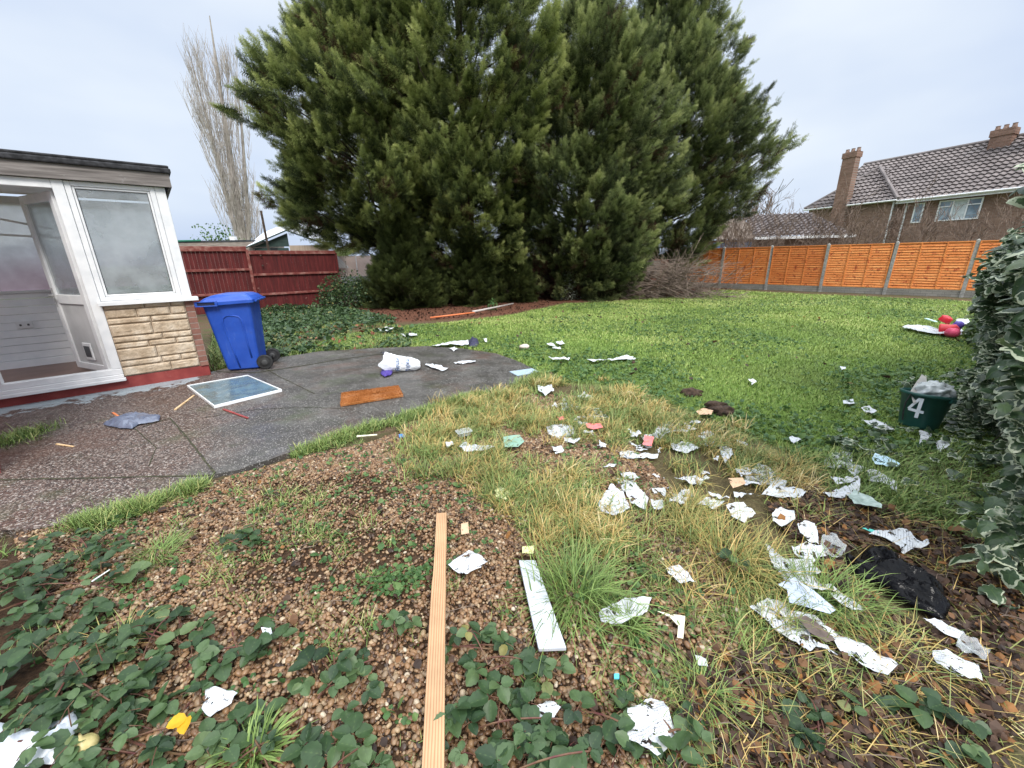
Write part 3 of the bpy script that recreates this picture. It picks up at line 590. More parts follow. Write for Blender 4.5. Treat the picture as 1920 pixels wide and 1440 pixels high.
for k, (x, y, st, L, lab) in enumerate([(11.4, 21.2, 9, 1.7, 'bare shrub in front of the blue garage door behind the orange fence'), (13.6, 20.6, 9, 1.9, 'bare twiggy shrub in front of the grey garage roof'), (15.8, 20.0, 10, 1.8, 'bare shrub in front of the brick chimney wing'), (17.6, 18.6, 9, 1.7, 'bare shrub below the narrow upstairs window'), (19.0, 16.6, 8, 1.7, 'bare shrub below the wide upstairs window'), (12.6, 23.0, 8, 2.2, 'taller bare shrub beside the right conifer, against the sky')]):
    bare('bare_shrub', lab, (x, y), st, L, .028, 4, 60+k, .55, .22, 3, group=BG, minr=.0065, splay=.6, base=.5)
# poplar: many steep branches
r = np.random.default_rng(90); root = E('poplar_tree', 'tall bare pale poplar behind the red fence, at the left of the conifers', 'tree', (-21.9, 35, 0)); b = MB()
b.tube([[0, 0, 0], [.1, 0, 6], [.5, 0, 12], [.9, 0, 18.3]], [.40, .30, .16, .03], 7)
b.tube([[0, 0, 1], [-.5, 0, 5], [-.9, .2, 11], [-1.2, .2, 16]], [.2, .15, .09, .02], 6)
b.tube([[0, 0, 1], [.8, 0, 5], [1.5, .2, 11], [1.9, .2, 15]], [.2, .15, .09, .02], 6); b.build('trunk', M_poplar, root)
b = MB()
for k in range(210):
    z = r.uniform(1.5, 14.5); lean = r.choice([-.075, -.02, .045, .12], p=[.3, .2, .3, .2]); a = r.random()*6.28; rad = r.uniform(.05, 1.5)
    p = np.array([lean*z+cos(a)*rad*.5-.0, sin(a)*rad*.5, z]); L = r.uniform(2.2, 4.4)*(1-.4*z/18)
    P = [p+np.array([cos(a)*.65*t**.7*L*.26+lean*t*L, sin(a)*.5*t**.7*L*.26, t*L]) for t in (0, .2, .45, .7, 1)]
    b.tube(P, [.026, .022, .017, .012, .005], 3, False)
    for _ in range(16):
        i = r.integers(1, 4); q = P[i]+(P[i+1]-P[i])*r.random(); a2 = r.random()*6.28; l = r.uniform(.5, 1.3)
        e = q+np.array([cos(a2)*l*.32, sin(a2)*l*.32, l]); b.tube([q, (q+e)/2+r.normal(0, .04, 3), e], [.012, .009, .006], 3, False)
b.build('branches', M_poplar, root)
# leafy thin scrub at the poplar's foot
def leafball(name, label, cat, c, rad, N, size, mat, seed, group=None, stems=6, flat=1., rn=None):
    r = np.random.default_rng(seed); root = E(name, label, cat, c, 0, group)
    v = nrm(r.normal(0, 1, (N, 3))); v[:, 2] = np.abs(v[:, 2])*1.0; rr = r.uniform(.45, 1.05, N)[:, None]*(.75+.5*vn(v[:, [0]]*2.5+5, v[:, [1]]*2.5+v[:, [2]]*2, seed)); P = v*rr*np.array(rad)
    d = nrm(v+r.normal(0, .6, v.shape)-np.array([0, 0, .3])); s = size*r.lognormal(0, .25, N)
    V, Fc, n = scatter(LV, LF, P, frames(d, r.random(N)*6.28), s); V[:, 2] = np.maximum(V[:, 2], .01-c[2])
    mk('leaves', V, Fc, mat, root, attrs=dict(rnd=np.repeat(r.random(N), n), e=np.zeros(len(V)), v=np.ones(len(V))))
    b = MB()
    for k in range(stems):
        q = P[r.integers(0, N)]*.9; b.tube([[0, 0, 0], q*.5+r.normal(0, .03, 3), q], [.012, .009, .004], 4, False)
    b.build('stems', M_twig, root); return root
leafball('leafy_scrub', 'thin pale leafy scrub at the foot of the poplar', 'shrub', (-22.4, 33, 1.6), (2.3, 1.2, 2.6), 1300, .13, M_weed, 95)
leafball('garden_bush', 'dark leafy bush against the right end of the red fence', 'bush', (-5.6, 13.9, 0), (.95, .7, 1.05), 3400, .06, M_bramble, 96, stems=14)
leafball('garden_bush', 'low dark bush growing along the foot of the red fence behind the blue bin', 'bush', (-7.0, 12.9, 0), (1.0, .4, .22), 1500, .055, M_bramble, 97, stems=14)
leafball('pale_shrub', 'small pale variegated shrub under the middle conifer', 'shrub', (2.15, 15.1, 0), (.35, .35, 1.2), 420, .06, leafmat('pale_leaf', [(0, (.2, .22, .16)), (1, (.45, .48, .38))]), 98)
leafball('weed_seedling', 'single bright green weed standing by the orange and white pole', 'weed', (-.55, 12.4, 0), (.12, .12, .35), 60, .07, M_weed, 99)

# ================================================================ RED FENCE
M_red = wood('red_fence_paint', (.055, .009, .009), (.088, .012, .012), (.14, .022, .02), (14, 14, 1.6), .75, .4, (.26, .13, .11), 5, .64)
M_redw = wood('worn_red_rail', (.13, .025, .022), (.19, .055, .045), (.32, .17, .14), (6, 6, 6), .8, .4)
M_greyw = wood('weathered_wood', (.16, .13, .11), (.27, .23, .2), (.38, .34, .31), (3, 40, 40), .85, .4)
AU = radians(41); UV2 = np.array([cos(AU), sin(AU)]); VV2 = np.array([-sin(AU), cos(AU)])
root = E('red_fence', 'weathered dark red close board fence with rails, behind the blue bin', 'fence', (-6.13, 14.7, 0), AU)
r = np.random.default_rng(77)
for (x0, x1, top) in ((-2.55, 0.02, 1.86), (-6.6, -2.62, 1.98)):
    b = MB(); x = x0
    while x < x1-.02:
        wv = min(.105+r.uniform(-.008, .008), x1-x); t = top+r.normal(0, .006); b.box(x, x+wv-.004, .0+r.uniform(0, .008), .018+r.uniform(0, .006), .06+r.uniform(0, .03), t); x += wv-.0
    b.build('board_panel', M_red, root)
    for z in ((.54, 1.15) if x0 > -3 else (.62, 1.32)): 
        b = MB(); b.box(x0, x1, -.062, -.003, z-.035, z+.035); o = b.build('rail', M_redw, root, bevel=.008)
    b = MB(); b.box(x0-.01, x1+.02, -.055, .025, top-.1 if x0 > -3 else top-.13, top+.01); b.build('rail', M_redw, root, bevel=.006)
b = MB(); b.box(-2.63, -2.555, -.08, .02, 0, 1.9); b.build('post', M_redw, root, bevel=.008)
b = MB(); b.box(.02, .09, -.03, .05, 0, 1.80); b.build('post', M_red, root, bevel=.008)
for z in (1.72, 1.42):
    b = MB(); b.lathe([(.001, -.10), (.02, -.09), (.028, -.07), (.02, -.05), (.001, -.045)], 8, (-2.25, 0, z), 'y'); b.build('knob', M_bark, root, smooth=True)

# ================================================================ BEYOND THE RED FENCE
M_shedg = wood('dark_green_boards', (.02, .04, .035), (.035, .06, .055), (.06, .09, .08), (2, 2, 30), .7, .3)
M_whiter = simple('white_roof_sheet', (.62, .64, .68), (.78, .8, .83), 2, .5, 0)
root = E('garden_shed', 'dark green shed with a white sheet roof behind the red fence', 'shed', (-12.3, 20.6, 0), radians(8))
b = MB(); 
for k in range(13): b.box(-.1, 1.45, 0, .03, .1+k*.16, .25+k*.16+.02)
b.build('wall', M_shedg, root); b = MB(); b.prism([(-.1, 2.25), (1.5, 2.25), (1.5, 2.86)], -.01, .02, Matrix.Rotation(pi/2, 4, 'X')); b.build('gable', M_shedg, root)
b = MB(); b.bar((-.35, -.25, 2.22), (1.6, -.25, 2.98), .06, .05); b.bar((1.55, -.25, 2.98), (3.6, -.25, 2.2), .06, .05); b.build('bargeboard', M_shedg, root)
b = MB(); b.add([[-.35, -.25, 2.25], [1.6, -.25, 3.02], [1.6, 1.9, 3.75], [-.35, 1.9, 3.0], [3.6, -.25, 2.25], [3.6, 1.9, 3.0]], [[0, 1, 2, 3], [1, 4, 5, 2]]); o = b.build('roof', M_whiter, root); s = o.modifiers.new('s', 'SOLIDIFY'); s.thickness = .04
b = MB(); b.box(1.5, 3.3, .03, .06, .1, 2.3); b.build('door', wood('pale_plywood', (.32, .24, .18), (.42, .33, .26), (.5, .4, .32), (20, 20, 1.5)), root)
b = MB(); b.box(.62, .95, -.02, .0, 1.2, 2.2); b.build('window', NM('dark_opening', .3).col((.02, .02, .022)).m, root)
root = E('wooden_pole', 'thin dark wooden pole standing in front of the shed', 'pole', (-11.15, 19.6, 0)); b = MB(); b.tube([[0, 0, 0], [-.03, 0, 3.75]], [.06, .05], 8); b.build('shaft', M_bark, root)
root = E('shed_roof', 'long flat dark roof edge seen over the red fence beside the porch', 'roof', (-15.6, 20.6, 0), 0)
b = MB(); b.box(-2.5, 3.1, 0, 3, 2.50, 2.58); b.build('felt', simple('dark_felt', (.03, .035, .04), (.07, .075, .08), 4, .9, .2), root)
b = MB(); b.box(-2.5, 3.1, .02, 2.9, .0, 2.495); b.build('wall', M_greyw, root)
b = MB(); b.box(-2.2, .7, -.04, -.004, 2.56, 2.62); b.build('trim', simple('green_trim', (.02, .16, .10), (.03, .2, .13), 3, .6, 0), root)
b = MB(); b.box(1.55, 1.8, -.1, .1, 2.585, 2.76); o = b.build('plastic_tub', M_pvc); o.location = (-15.2, 20.9, 0); tag(o, 'small white tub on the dark roof edge over the red fence', 'tub')
b = MB(); b.box(.0, .5, -.08, .08, 2.585, 2.66); o = b.build('orange_tube', simple('orange_plastic', (.65, .12, .04), (.75, .16, .05), 3, .5, 0), bevel=.03); o.location = (-15.3, 20.2, -.45); tag(o, 'short orange tube lying above the left panel of the red fence', 'tube')
root = E('white_marquee', 'white canopy with pale sides seen under the left conifer past the red fence', 'canopy', (-9.9, 23.5, 0), radians(-4))
b = MB(); b.add([[-.9, 0, 1.75], [1.2, 0, 2.5], [3.8, 0, 1.9], [-.9, 3, 1.75], [1.2, 3, 2.5], [3.8, 3, 1.9]], [[0, 1, 4, 3], [1, 2, 5, 4]]); o = b.build('roof', M_whiter, root); s = o.modifiers.new('s', 'SOLIDIFY'); s.thickness = .03
b = MB(); b.box(-.7, 3.7, .1, .14, .1, 1.8); b.build('side_sheet', simple('pale_pink_sheet', (.62, .5, .46), (.75, .66, .62), 1.2, .7, .2, 6), root)
b = MB(); b.add([[-.7, -.02, 1.2], [0.2, -.02, 1.95], [.9, -.02, 1.15]], [[0, 2, 1]]); b.build('flap', M_whiter, root)
for x in (-.7, 1.3, 3.6):
    b = MB(); b.tube([[x, .05, 0], [x, .05, 1.85]], [.03, .03], 6); b.build('leg', M_whiter, root)
root = E('wire_fence', 'chain link fence with a thin post continuing from the red fence', 'fence', (-6.0, 15.3, 0), radians(25))
b = MB()
for k in range(34):
    for sgn in (-1, 1):
        x0 = .12*k; L = 1.45; x1 = x0+sgn*L
        b.bar((x0, 0, .05), (x1, .002*sgn, .05+L), .006, .006)
b.build('mesh', simple('galvanised_wire', (.4, .41, .42), (.5, .5, .5), 3, .5, 0), root)
for x in (.0, 1.1, 2.6):
    b = MB(); b.tube([[x, .03, 0], [x, .03, 1.52]], [.022, .022], 6); b.build('post', M_greyw, root)
b = MB(); b.box(-.3, 5, .5, .56, 0, .95); o = b.build('low_wall', simple('grey_render', (.26, .28, .29), (.38, .4, .41), 2, .9, .2)); o.location = (-6.0, 15.5, 0); o.rotation_euler[2] = radians(20); tag(o, 'low grey wall behind the chain link fence', 'wall')

# ================================================================ ORANGE FENCE
M_orange = wood('orange_stained_larch', (.60, .17, .035), (.76, .27, .07), (.86, .40, .13), (1.5, 1.5, 22), .6, .35, (.36, .07, .018), 6, .58)
_t = M_orange.node_tree; _b = _t.nodes['Principled BSDF']; _src = _b.inputs['Base Color'].links[0].from_socket; _tc = _t.nodes.new('ShaderNodeTexCoord'); _mp = _t.nodes.new('ShaderNodeMapping'); _mp.inputs['Scale'].default_value = (11, 1, 40); _nz = _t.nodes.new('ShaderNodeTexNoise'); _nz.inputs['Scale'].default_value = 1; _nz.inputs['Detail'].default_value = 3; _rp = _t.nodes.new('ShaderNodeValToRGB'); _rp.color_ramp.elements[0].position = .60; _rp.color_ramp.elements[1].position = .66; _mx = _t.nodes.new('ShaderNodeMixRGB'); _mx.inputs[2].default_value = (.16, .04, .015, 1)
_t.links.new(_tc.outputs['Object'], _mp.inputs[0]); _t.links.new(_mp.outputs[0], _nz.inputs[0]); _t.links.new(_nz.outputs[0], _rp.inputs[0]); _t.links.new(_rp.outputs[0], _mx.inputs[0]); _t.links.new(_src, _mx.inputs[1]); _t.links.new(_mx.outputs[0], _b.inputs['Base Color'])
M_post = simple('concrete_post', (.20, .20, .185), (.36, .355, .33), 14, .9, .3)
M_gboard = brickmat('gravel_board', (.26, .25, .22), (.36, .34, .30), (.16, .16, .14), 'xz', .3, .07)
FA = radians(-47.5); SP = 1.96
root = E('orange_fence', 'bright orange waney lap fence panels between concrete posts on a stone patterned board', 'fence', (9.95, 19.5, 0), FA)
r = np.random.default_rng(5)
def lap_panel(w, top, seed):
    r = np.random.default_rng(seed); b = MB(); z = .27; NX = 26
    while z < top-.05:
        h = .105; xs_ = np.linspace(0, w, NX); wob = .012*(vn(xs_*4+seed*5, np.full(NX, z*9))-.5)
        zb = z-.012+wob; zt = np.full(NX, z+h)
        yb = -.012-.004*vn(xs_*3, np.full(NX, z*3)); 
        V = np.vstack([np.c_[xs_, yb-.026, zb], np.c_[xs_, yb+.012, zt], np.c_[xs_, yb, zb-.002]]); i = np.arange(NX-1)
        b.add(V, np.vstack([np.stack([i, i+1, i+1+NX, i+NX], 1), np.stack([i+2*NX, i+1+2*NX, i+1, i], 1)]))
        z += .088
    b.box(0, w, .008, .02, .26, top-.02); return b
for k in range(-1, 7):
    x0 = k*SP+.05; w = SP-.1; top = 1.80
    o = lap_panel(w, top, k+20).build('lap_panel', M_orange, root, loc=(x0, 0, 0))
    b = MB()
    for xx in (.0, .60, 1.22, w-.04): b.box(xx, xx+.038, -.05, -.026, .26, top-.03)
    b.box(0, w, -.045, .03, top-.03, top+.005); b.box(0, w, -.042, -.026, .24, .275)
    b.build('batten', M_orange, root, loc=(x0, 0, 0), bevel=.003)
    b = MB(); b.box(0, w, -.03, .03, -.02, .21); b.build('gravel_board', M_gboard, root, loc=(x0, 0, 0))
for k in range(-1, 8):
    b = MB(); b.box(-.05, .05, -.058, .05, -.1, 1.83); b.add([[-.05, -.058, 1.83], [.05, -.058, 1.83], [.05, .05, 1.83], [-.05, .05, 1.83], [0, -.007, 1.87]], np.array([[0, 1, 4], [1, 2, 4], [2, 3, 4], [3, 0, 4]])); b.build('post', M_post, root, loc=(k*SP, 0, 0), bevel=.006)

_oi = _t.nodes.new('ShaderNodeObjectInfo'); _rr = _t.nodes.new('ShaderNodeValToRGB'); _rr.color_ramp.elements[0].color = (.78, .66, .6, 1); _rr.color_ramp.elements[1].color = (1.05, 1.04, 1.1, 1); _mu = _t.nodes.new('ShaderNodeMixRGB'); _mu.blend_type = 'MULTIPLY'; _mu.inputs[0].default_value = 1
_t.links.new(_oi.outputs['Random'], _rr.inputs[0]); _t.links.new(_mx.outputs[0], _mu.inputs[1]); _t.links.new(_rr.outputs[0], _mu.inputs[2]); _t.links.new(_mu.outputs[0], _b.inputs['Base Color'])
for _k, _o in enumerate([o for o in root.children if o.name.startswith('post')]): _o.rotation_euler = (radians(1.1*sin(_k*2.3)), radians(.9*sin(_k*1.7+1)), 0)

# ================================================================ NEIGHBOUR HOUSE
M_hbrick = brickmat('house_brick', (.22, .125, .09), (.33, .205, .15), (.32, .28, .24), 'xz')
M_hbrick2 = brickmat('chimney_brick', (.22, .12, .085), (.34, .20, .15), (.30, .26, .23), 'xz')
M_tile = simple('concrete_roof_tile', (.12, .10, .098), (.20, .17, .165), 1.2, .65, .3, 20, .5)
def tiled(name, A, B, C, D, mat, parent, rowh=.34, wave=.30, flipw=False):
    """quad roof slope A (eave left) B (eave right) C (ridge right) D (ridge left); corrugated rows that step"""
    A, B, C, D = [np.array(p, float) for p in (A, B, C, D)]; nn = nrm(np.cross(B-A, D-A))
    if nn[2] < 0: nn = -nn
    nr = max(2, int(round(np.linalg.norm((D+C)/2-(A+B)/2)/rowh))); Lx = np.linalg.norm(B-A); nw = int(round(Lx/wave))*4+1
    Vv, Ff = [], []; e = nrm(B-A)
    for k in range(nr):
        for t_, up in ((k/nr, .085), ((k+1)/nr, .0)):
            L_ = A+(D-A)*t_; R_ = B+(C-B)*t_; s = np.linspace(0, 1, nw)[:, None]; P = L_+(R_-L_)*s
            ph = (P@e)*2*pi/wave; P = P+nn*(up+.045*np.sin(ph)+.015*np.sin(2*ph))[:, None]; Vv.append(P)
        i = np.arange(nw-1)+2*k*nw; Ff.append(np.stack([i, i+1, i+1+nw, i+nw], 1))
        if k: Ff.append(np.stack([i-nw, i+1-nw, i+1, i], 1))
    return mk(name, np.vstack(Vv), np.vstack(Ff), mat, parent, smooth=False)
HA = atan2(-.925, .38); M_gut = simple('white_gutter', (.6, .6, .6), (.72, .72, .72), 4, .4, 0)
root = E('brick_house', 'two storey brick house with a grey pantile roof beyond the orange fence', 'house', (25.9, 27.0, 0), HA)
# local x runs along the front towards the camera's right, local y away from the garden
b = MB(); b.box(-4.0, 12, 0, .3, 0, 4.6); b.box(-4.3, -4.0, .0, 7, 0, 4.6); b.build('wall', M_hbrick, root)
wq = [(-6.2, -.45, 4.60), (12.5, -.45, 4.60), (12.5, 3.3, 7.8), (-5.7, 3.3, 7.8)]
tiled('roof', *wq, M_tile, root)
tiled('roof', (-6.2, 7, 4.60), (-6.2, -.45, 4.60), (-5.7, 3.3, 7.8), (-5.7, 3.35, 7.8), M_tile, root)
b = MB(); b.tube([(-5.7, 3.3, 7.83), (12.5, 3.3, 7.83)], [.11, .11], 8); b.build('ridge', M_tile, root)
b = MB(); b.tube([(-1.2, -.5, 4.62), (12.5, -.5, 4.62)], [.06, .06], 6); b.box(-1.3, 12.5, -.45, -.40, 4.45, 4.62); b.build('gutter', M_gut, root)
M_hglass = NM('house_window_glass', .08, .8); M_hglass.col(M_hglass.ramp(M_hglass.noise(1.5), [(.4, (.10, .15, .19)), (.6, (.28, .36, .42))])); M_hglass = M_hglass.m
M_cur = simple('net_curtain', (.45, .5, .52), (.62, .66, .68), 6, .9, 0)
def house_window(x0, x1, z0, z1, splits, parent=root, y=-.03):
    b = MB(); b.box(x0, x1, y-.03, y, z0, z0+.07); b.box(x0, x1, y-.03, y, z1-.07, z1)
    for s in [x0]+[x0+(x1-x0)*q for q in splits]+[x1-.07]: b.box(s, s+.07, y-.034, y-.002, z0+.06, z1-.06)
    o = b.build('window', M_pvc, parent); b = MB(); b.box(x0+.05, x1-.05, y+.004, y+.015, z0+.05, z1-.05); b.build('pane', M_hglass, o)
    return o
o = house_window(.72, 2.62, 3.24, 4.40, [.33, .66]); b = MB(); b.box(.76, 1.30, -.075, -.05, 4.02, 4.08); b.box(2.04, 2.60, -.075, -.05, 4.02, 4.08); b.build('transom', M_pvc, o)
b = MB(); b.box(1.42, 1.95, -.03, -.027, 3.3, 4.33); b.build('curtain', M_cur, o)
house_window(-.45, .05, 3.24, 4.40, [])
house_window(5.5, 7.3, 3.24, 4.4, [.5])
# hipped wing towards the garden
b = MB(); b.box(-6.8, -1.4, -.3, .0, 0, 4.7); b.box(-6.8, -4.31, .002, 5, 0, 4.7); b.build('wall', M_hbrick, root)
tiled('roof', (-7.0, -.55, 4.73), (-1.2, -.55, 4.73), (-3.85, 1.9, 7.15), (-3.95, 1.9, 7.15), M_tile, root)
tiled('roof', (-1.2, -.55, 4.73), (-1.2, -.1, 4.76), (-3.8, 2.6, 7.2), (-3.85, 1.9, 7.15), M_tile, root)
tiled('roof', (-7.0, 6, 4.73), (-7.0, -.55, 4.73), (-3.95, 1.9, 7.15), (-3.95, 5, 7.15), M_tile, root)
b = MB(); b.tube([(-1.18, -.57, 4.78), (-3.9, 1.9, 7.22)], [.10, .10], 8); b.tube([(-7.02, -.57, 4.78), (-3.9, 1.9, 7.22)], [.10, .10], 8); b.build('ridge', M_tile, root)
b = MB(); b.tube([(-7.0, -.60, 4.68), (-1.2, -.60, 4.68)], [.06, .06], 6); b.build('gutter', M_gut, root)
for x in (-1.45, -.85):
    b = MB(); b.tube([(x, -.36 if x < -1 else -.06, 4.6), (x, -.36 if x < -1 else -.1, 1.0)], [.05, .05], 8); b.build('downpipe', M_gut, root)
def chimney(x, y, z0, z1, w, d, pots, nm='chimney'):
    b = MB(); b.box(x-w/2, x+w/2, y-d/2, y+d/2, z0, z1-.35); b.box(x-w/2-.05, x+w/2+.05, y-d/2-.05, y+d/2+.05, z1-.348, z1); o = b.build(nm, M_hbrick2, root)
    b = MB()
    for k in range(pots): xx = x+(k-(pots-1)/2)*.34; b.lathe([(.11, z1), (.13, z1+.02), (.10, z1+.2), (.12, z1+.24), (.08, z1+.25)], 10, (xx, y, 0))
    b.build('pot', simple('chimney_pot', (.2, .13, .1), (.3, .2, .16), 8, .8, 0), o)
chimney(-4.5, -.42, 3.0, 8.1, .82, .55, 3); chimney(1.55, 2.9, 6.6, 8.25, .9, .6, 3); chimney(3.3, 2.4, 6.0, 9.3, .8, .55, 2)
root = E('garage', 'low garage with a grey tiled roof and a blue door behind the orange fence', 'garage', (11.8, 25.6, 0), radians(-14))
b = MB(); b.box(0, 7.2, .0, 4, 0, 2.35); b.build('wall', brickmat('garage_brick', (.24, .14, .10), (.3, .2, .14), (.26, .22, .2)), root)
tiled('roof', (2.6, -.3, 2.42), (7.6, -.3, 2.42), (6.3, 2.6, 3.9), (2.6, 2.6, 3.9), M_tile, root)
b = MB(); b.add([[-.6, -.3, 2.4], [3.2, -.3, 2.4], [2.3, 2.6, 3.85], [1.0, 2.6, 3.6]], [[0, 1, 2, 3]]); b.build('roof', simple('brown_roof', (.14, .11, .09), (.2, .16, .13), 3, .8, .3), root)
b = MB(); b.box(2.6, 7.65, -.36, -.30, 2.32, 2.46); b.build('gutter', M_gut, root)
b = MB(); b.box(.5, 2.6, -.05, -.004, .1, 2.22); b.build('door', simple('blue_door_paint', (.06, .16, .36), (.12, .26, .46), 3, .5, 0), root)
bare('distant_tree', 'bare twiggy tree behind the garage against the grey sky', (20, 38), 7, 3.2, .09, 4, 140, .5, .25, 3, cat='tree', minr=.02)
bare('distant_tree', 'fine bare tree crown between the conifer and the brick chimney', (24, 42), 7, 3.4, .09, 4, 141, .5, .25, 3, cat='tree', minr=.022)

# ================================================================ PORCH (lean-to at the left)
M_white = simple('white_frame', (.66, .67, .68), (.78, .78, .78), 6, .35, .05, spec=.5)
M_redp = wood('red_plinth_paint', (.19, .03, .03), (.25, .045, .04), (.32, .07, .06), (5, 5, 5), .6, .4, (.35, .25, .22), 6, .66)
M_fas = wood('weathered_fascia', (.09, .08, .074), (.18, .16, .15), (.28, .255, .24), (2.2, 40, 38), .85, .5, (.5, .5, .5), 3, .66)
M_felt = simple('roofing_felt', (.018, .018, .02), (.05, .05, .055), 20, .95, .6, 150)
M_pbrick = brickmat('pier_brick', (.26, .12, .09), (.34, .18, .14), (.36, .30, .26))
M_board = simple('white_painted_boards', (.78, .80, .82), (.88, .89, .9), 5, .5, .1)
M_wglass = glass('porch_glass', .62, (.68, .72, .76), 2.5); M_dglass = glass('door_glass', .5, (.42, .44, .47), 2.)
P = E('porch', 'flat roofed glazed porch with stone cladding and a white open door', 'porch', (-4.21, 5.41, 0), AU)
b = MB(); b.box(-3.4, .0, .0, .2, -.05, .165); b.box(-.14, .0, .2, 1.6, -.05, .165); b.build('plinth', M_redp, P, bevel=.01)
# stone cladding blocks
r = np.random.default_rng(31); b = MB(); z = .17; rows = [.11, .075, .14, .07, .075, .14, .07, .10, .075]
sc_ = .90/sum(rows)
for h in rows:
    h *= sc_; x = -.862
    while x < -.095:
        w = min(r.uniform(.18, .5), -.09-x); w = w if (-.09-(x+w)) > .07 else -.09-x
        nx_, nz_ = max(4, int(w/.018)), max(4, int(h/.014)); gx, gzz = np.meshgrid(np.linspace(0, 1, nx_), np.linspace(0, 1, nz_))
        ed = np.clip(np.minimum(np.minimum(gx*w, (1-gx)*w), np.minimum(gzz*h, (1-gzz)*h))/.012, 0, 1)**.5
        dep = -(.003+ed*(.012+.012*fbm(gx*w*30+x*50, gzz*h*50+z*70, 2)+.006*r.random()))
        V = np.stack([x+.003+gx*(w-.006), dep, z+.003+gzz*(h-.006)], 2).reshape(-1, 3); I2 = np.arange(nx_*nz_).reshape(nz_, nx_)
        b.add(V, np.stack([I2[:-1, :-1], I2[:-1, 1:], I2[1:, 1:], I2[1:, :-1]], 2).reshape(-1, 4)); x += w
    z += h
m = NM('sandstone_cladding', .85, .2); m.col(m.mix(.5, m.ramp(m.noise(7, 3), [(.35, (.42, .32, .22)), (.5, (.54, .43, .31)), (.65, (.64, .54, .42))]), m.ramp(m.noise(70, 4), [(.3, .55), (.6, 1.)]), 'MULTIPLY')); m.bump(m.noise(120, 3), .6, .004)
b.build('stone_cladding', m.m, P)
b = MB(); b.box(-.88, -.0905, .002, .12, .166, 1.07); b.build('wall', simple('cladding_mortar', (.16, .11, .08), (.24, .17, .12), 20, .9, .2), P)
b = MB(); b.box(-.09, .0, -.018, .11, .166, 1.07); b.box(-.11, .0, .11, 1.6, .166, 1.07); b.build('brick_pier', M_pbrick, P)
b = MB(); b.box(-.89, .06, -.075, .10, 1.072, 1.092); b.box(-.89, .06, -.078, -.055, 1.045, 1.09); o = b.build('sill', M_white, P, bevel=.004)
def frame(parent, name, x0, x1, z0, z1, w, y0=.0, y1=.07, mat=M_white, mull=()):
    b = MB(); b.box(x0, x0+w, y0, y1, z0, z1); b.box(x1-w, x1, y0, y1, z0, z1); b.box(x0+w, x1-w, y0, y1, z0, z0+w); b.box(x0+w, x1-w, y0, y1, z1-w, z1)
    for q in mull: b.box(q, q+w, y0, y1, z0+w, z1-w)
    return b.build(name, mat, parent, bevel=.006)
win = frame(P, 'window', -.86, -.10, 1.095, 2.398, .05); 
o = frame(win, 'frame', -.808, -.152, 1.147, 2.346, .022, .012, .058)
b = MB(); b.box(-.786, -.174, .03, .036, 1.169, 2.324); b.build('glass', M_wglass, win)
b = MB(); b.box(-.786, -.174, .026, .029, 1.169, 1.174); b.box(-.786, -.781, .026, .029, 1.174, 2.32); b.box(-.179, -.174, .026, .029, 1.174, 2.32); b.box(-.781, -.179, .026, .029, 2.319, 2.324); b.build('seal', NM('black_seal', .6).col((.01, .01, .01)).m, win)
b = MB(); b.box(-.098, -.0, .004, .08, 1.093, 2.399); b.build('corner_post', M_white, P, bevel=.006)
# side windows (towards the bin) seen through the glass
sw = E('side_window', None, None); sw.parent = P; 
for k in range(3):
    b = MB(); y0 = .12+k*.5; b.box(-.06, -.01, y0, y0+.045, 1.09, 2.40); b.box(-.06, -.01, y0+.455, y0+.498, 1.09, 2.40); b.box(-.058, -.012, y0+.045, y0+.455, 1.09, 1.14); b.box(-.058, -.012, y0+.045, y0+.455, 1.95, 2.0); b.box(-.058, -.012, y0+.045, y0+.455, 2.35, 2.398)
    o = b.build('frame', M_white, sw, bevel=.004); b = MB(); b.box(-.038, -.032, y0+.04, y0+.46, 1.13, 2.36); b.build('glass', glass('side_glass', .8, (.55, .6, .63), 3) if k == 0 else bpy.data.materials['side_glass'], sw)
# door frame, threshold
b = MB(); b.box(-.955, -.862, -.01, .08, .28, 2.40); b.box(-1.90, -1.82, -.01, .08, .28, 2.40); b.box(-1.82, -.955, -.01, .08, 2.31, 2.40); b.box(-1.90, -.862, -.015, .08, .21, .278); b.build('door_frame', M_white, P, bevel=.006)
b = MB(); b.box(-1.92, -.862, -.045, .09, .167, .208); b.box(-1.93, -.850, -.07, -.02, .128, .166); b.build('threshold', M_white, P, bevel=.006)
b = MB(); b.box(-3.4, -1.90, .0, .1, .166, 2.40); b.build('wall', M_redp, P)
# door leaf, open inwards
hx, hy = -.962, .085; fxd, fyd = -1.30, .81; dl_ = hypot(fxd-hx, fyd-hy)
D = E('door', None, None, (hx, hy, 0), atan2(fyd-hy, fxd-hx)); D.parent = P
b = MB(); W_ = dl_; b.box(0, .09, -.03, .03, .23, 2.29); b.box(W_-.09, W_, -.03, .03, .23, 2.29); b.box(.09, W_-.09, -.029, .029, .23, .31); b.box(.09, W_-.09, -.029, .029, 2.20, 2.29); b.box(.09, W_-.09, -.029, .029, 1.06, 1.17); b.build('leaf_frame', M_white, D, bevel=.005)
b = MB(); b.box(.085, W_-.085, -.008, .008, 1.165, 2.205); b.build('glass', M_dglass, D)
b = MB(); b.box(.085, W_-.085, -.012, .012, .305, 1.065); b.build('panel', simple('grey_white_panel', (.42, .42, .42), (.55, .55, .55), 3, .45, 0), D)
b = MB(); b.box(.27, .47, .013, .03, .36, .58); b.build('cat_flap', M_white, D, bevel=.01); b = MB(); b.box(.30, .44, .031, .034, .40, .54); b.build('cat_flap', NM('flap_dark', .3).col((.04, .04, .045)).m, D)
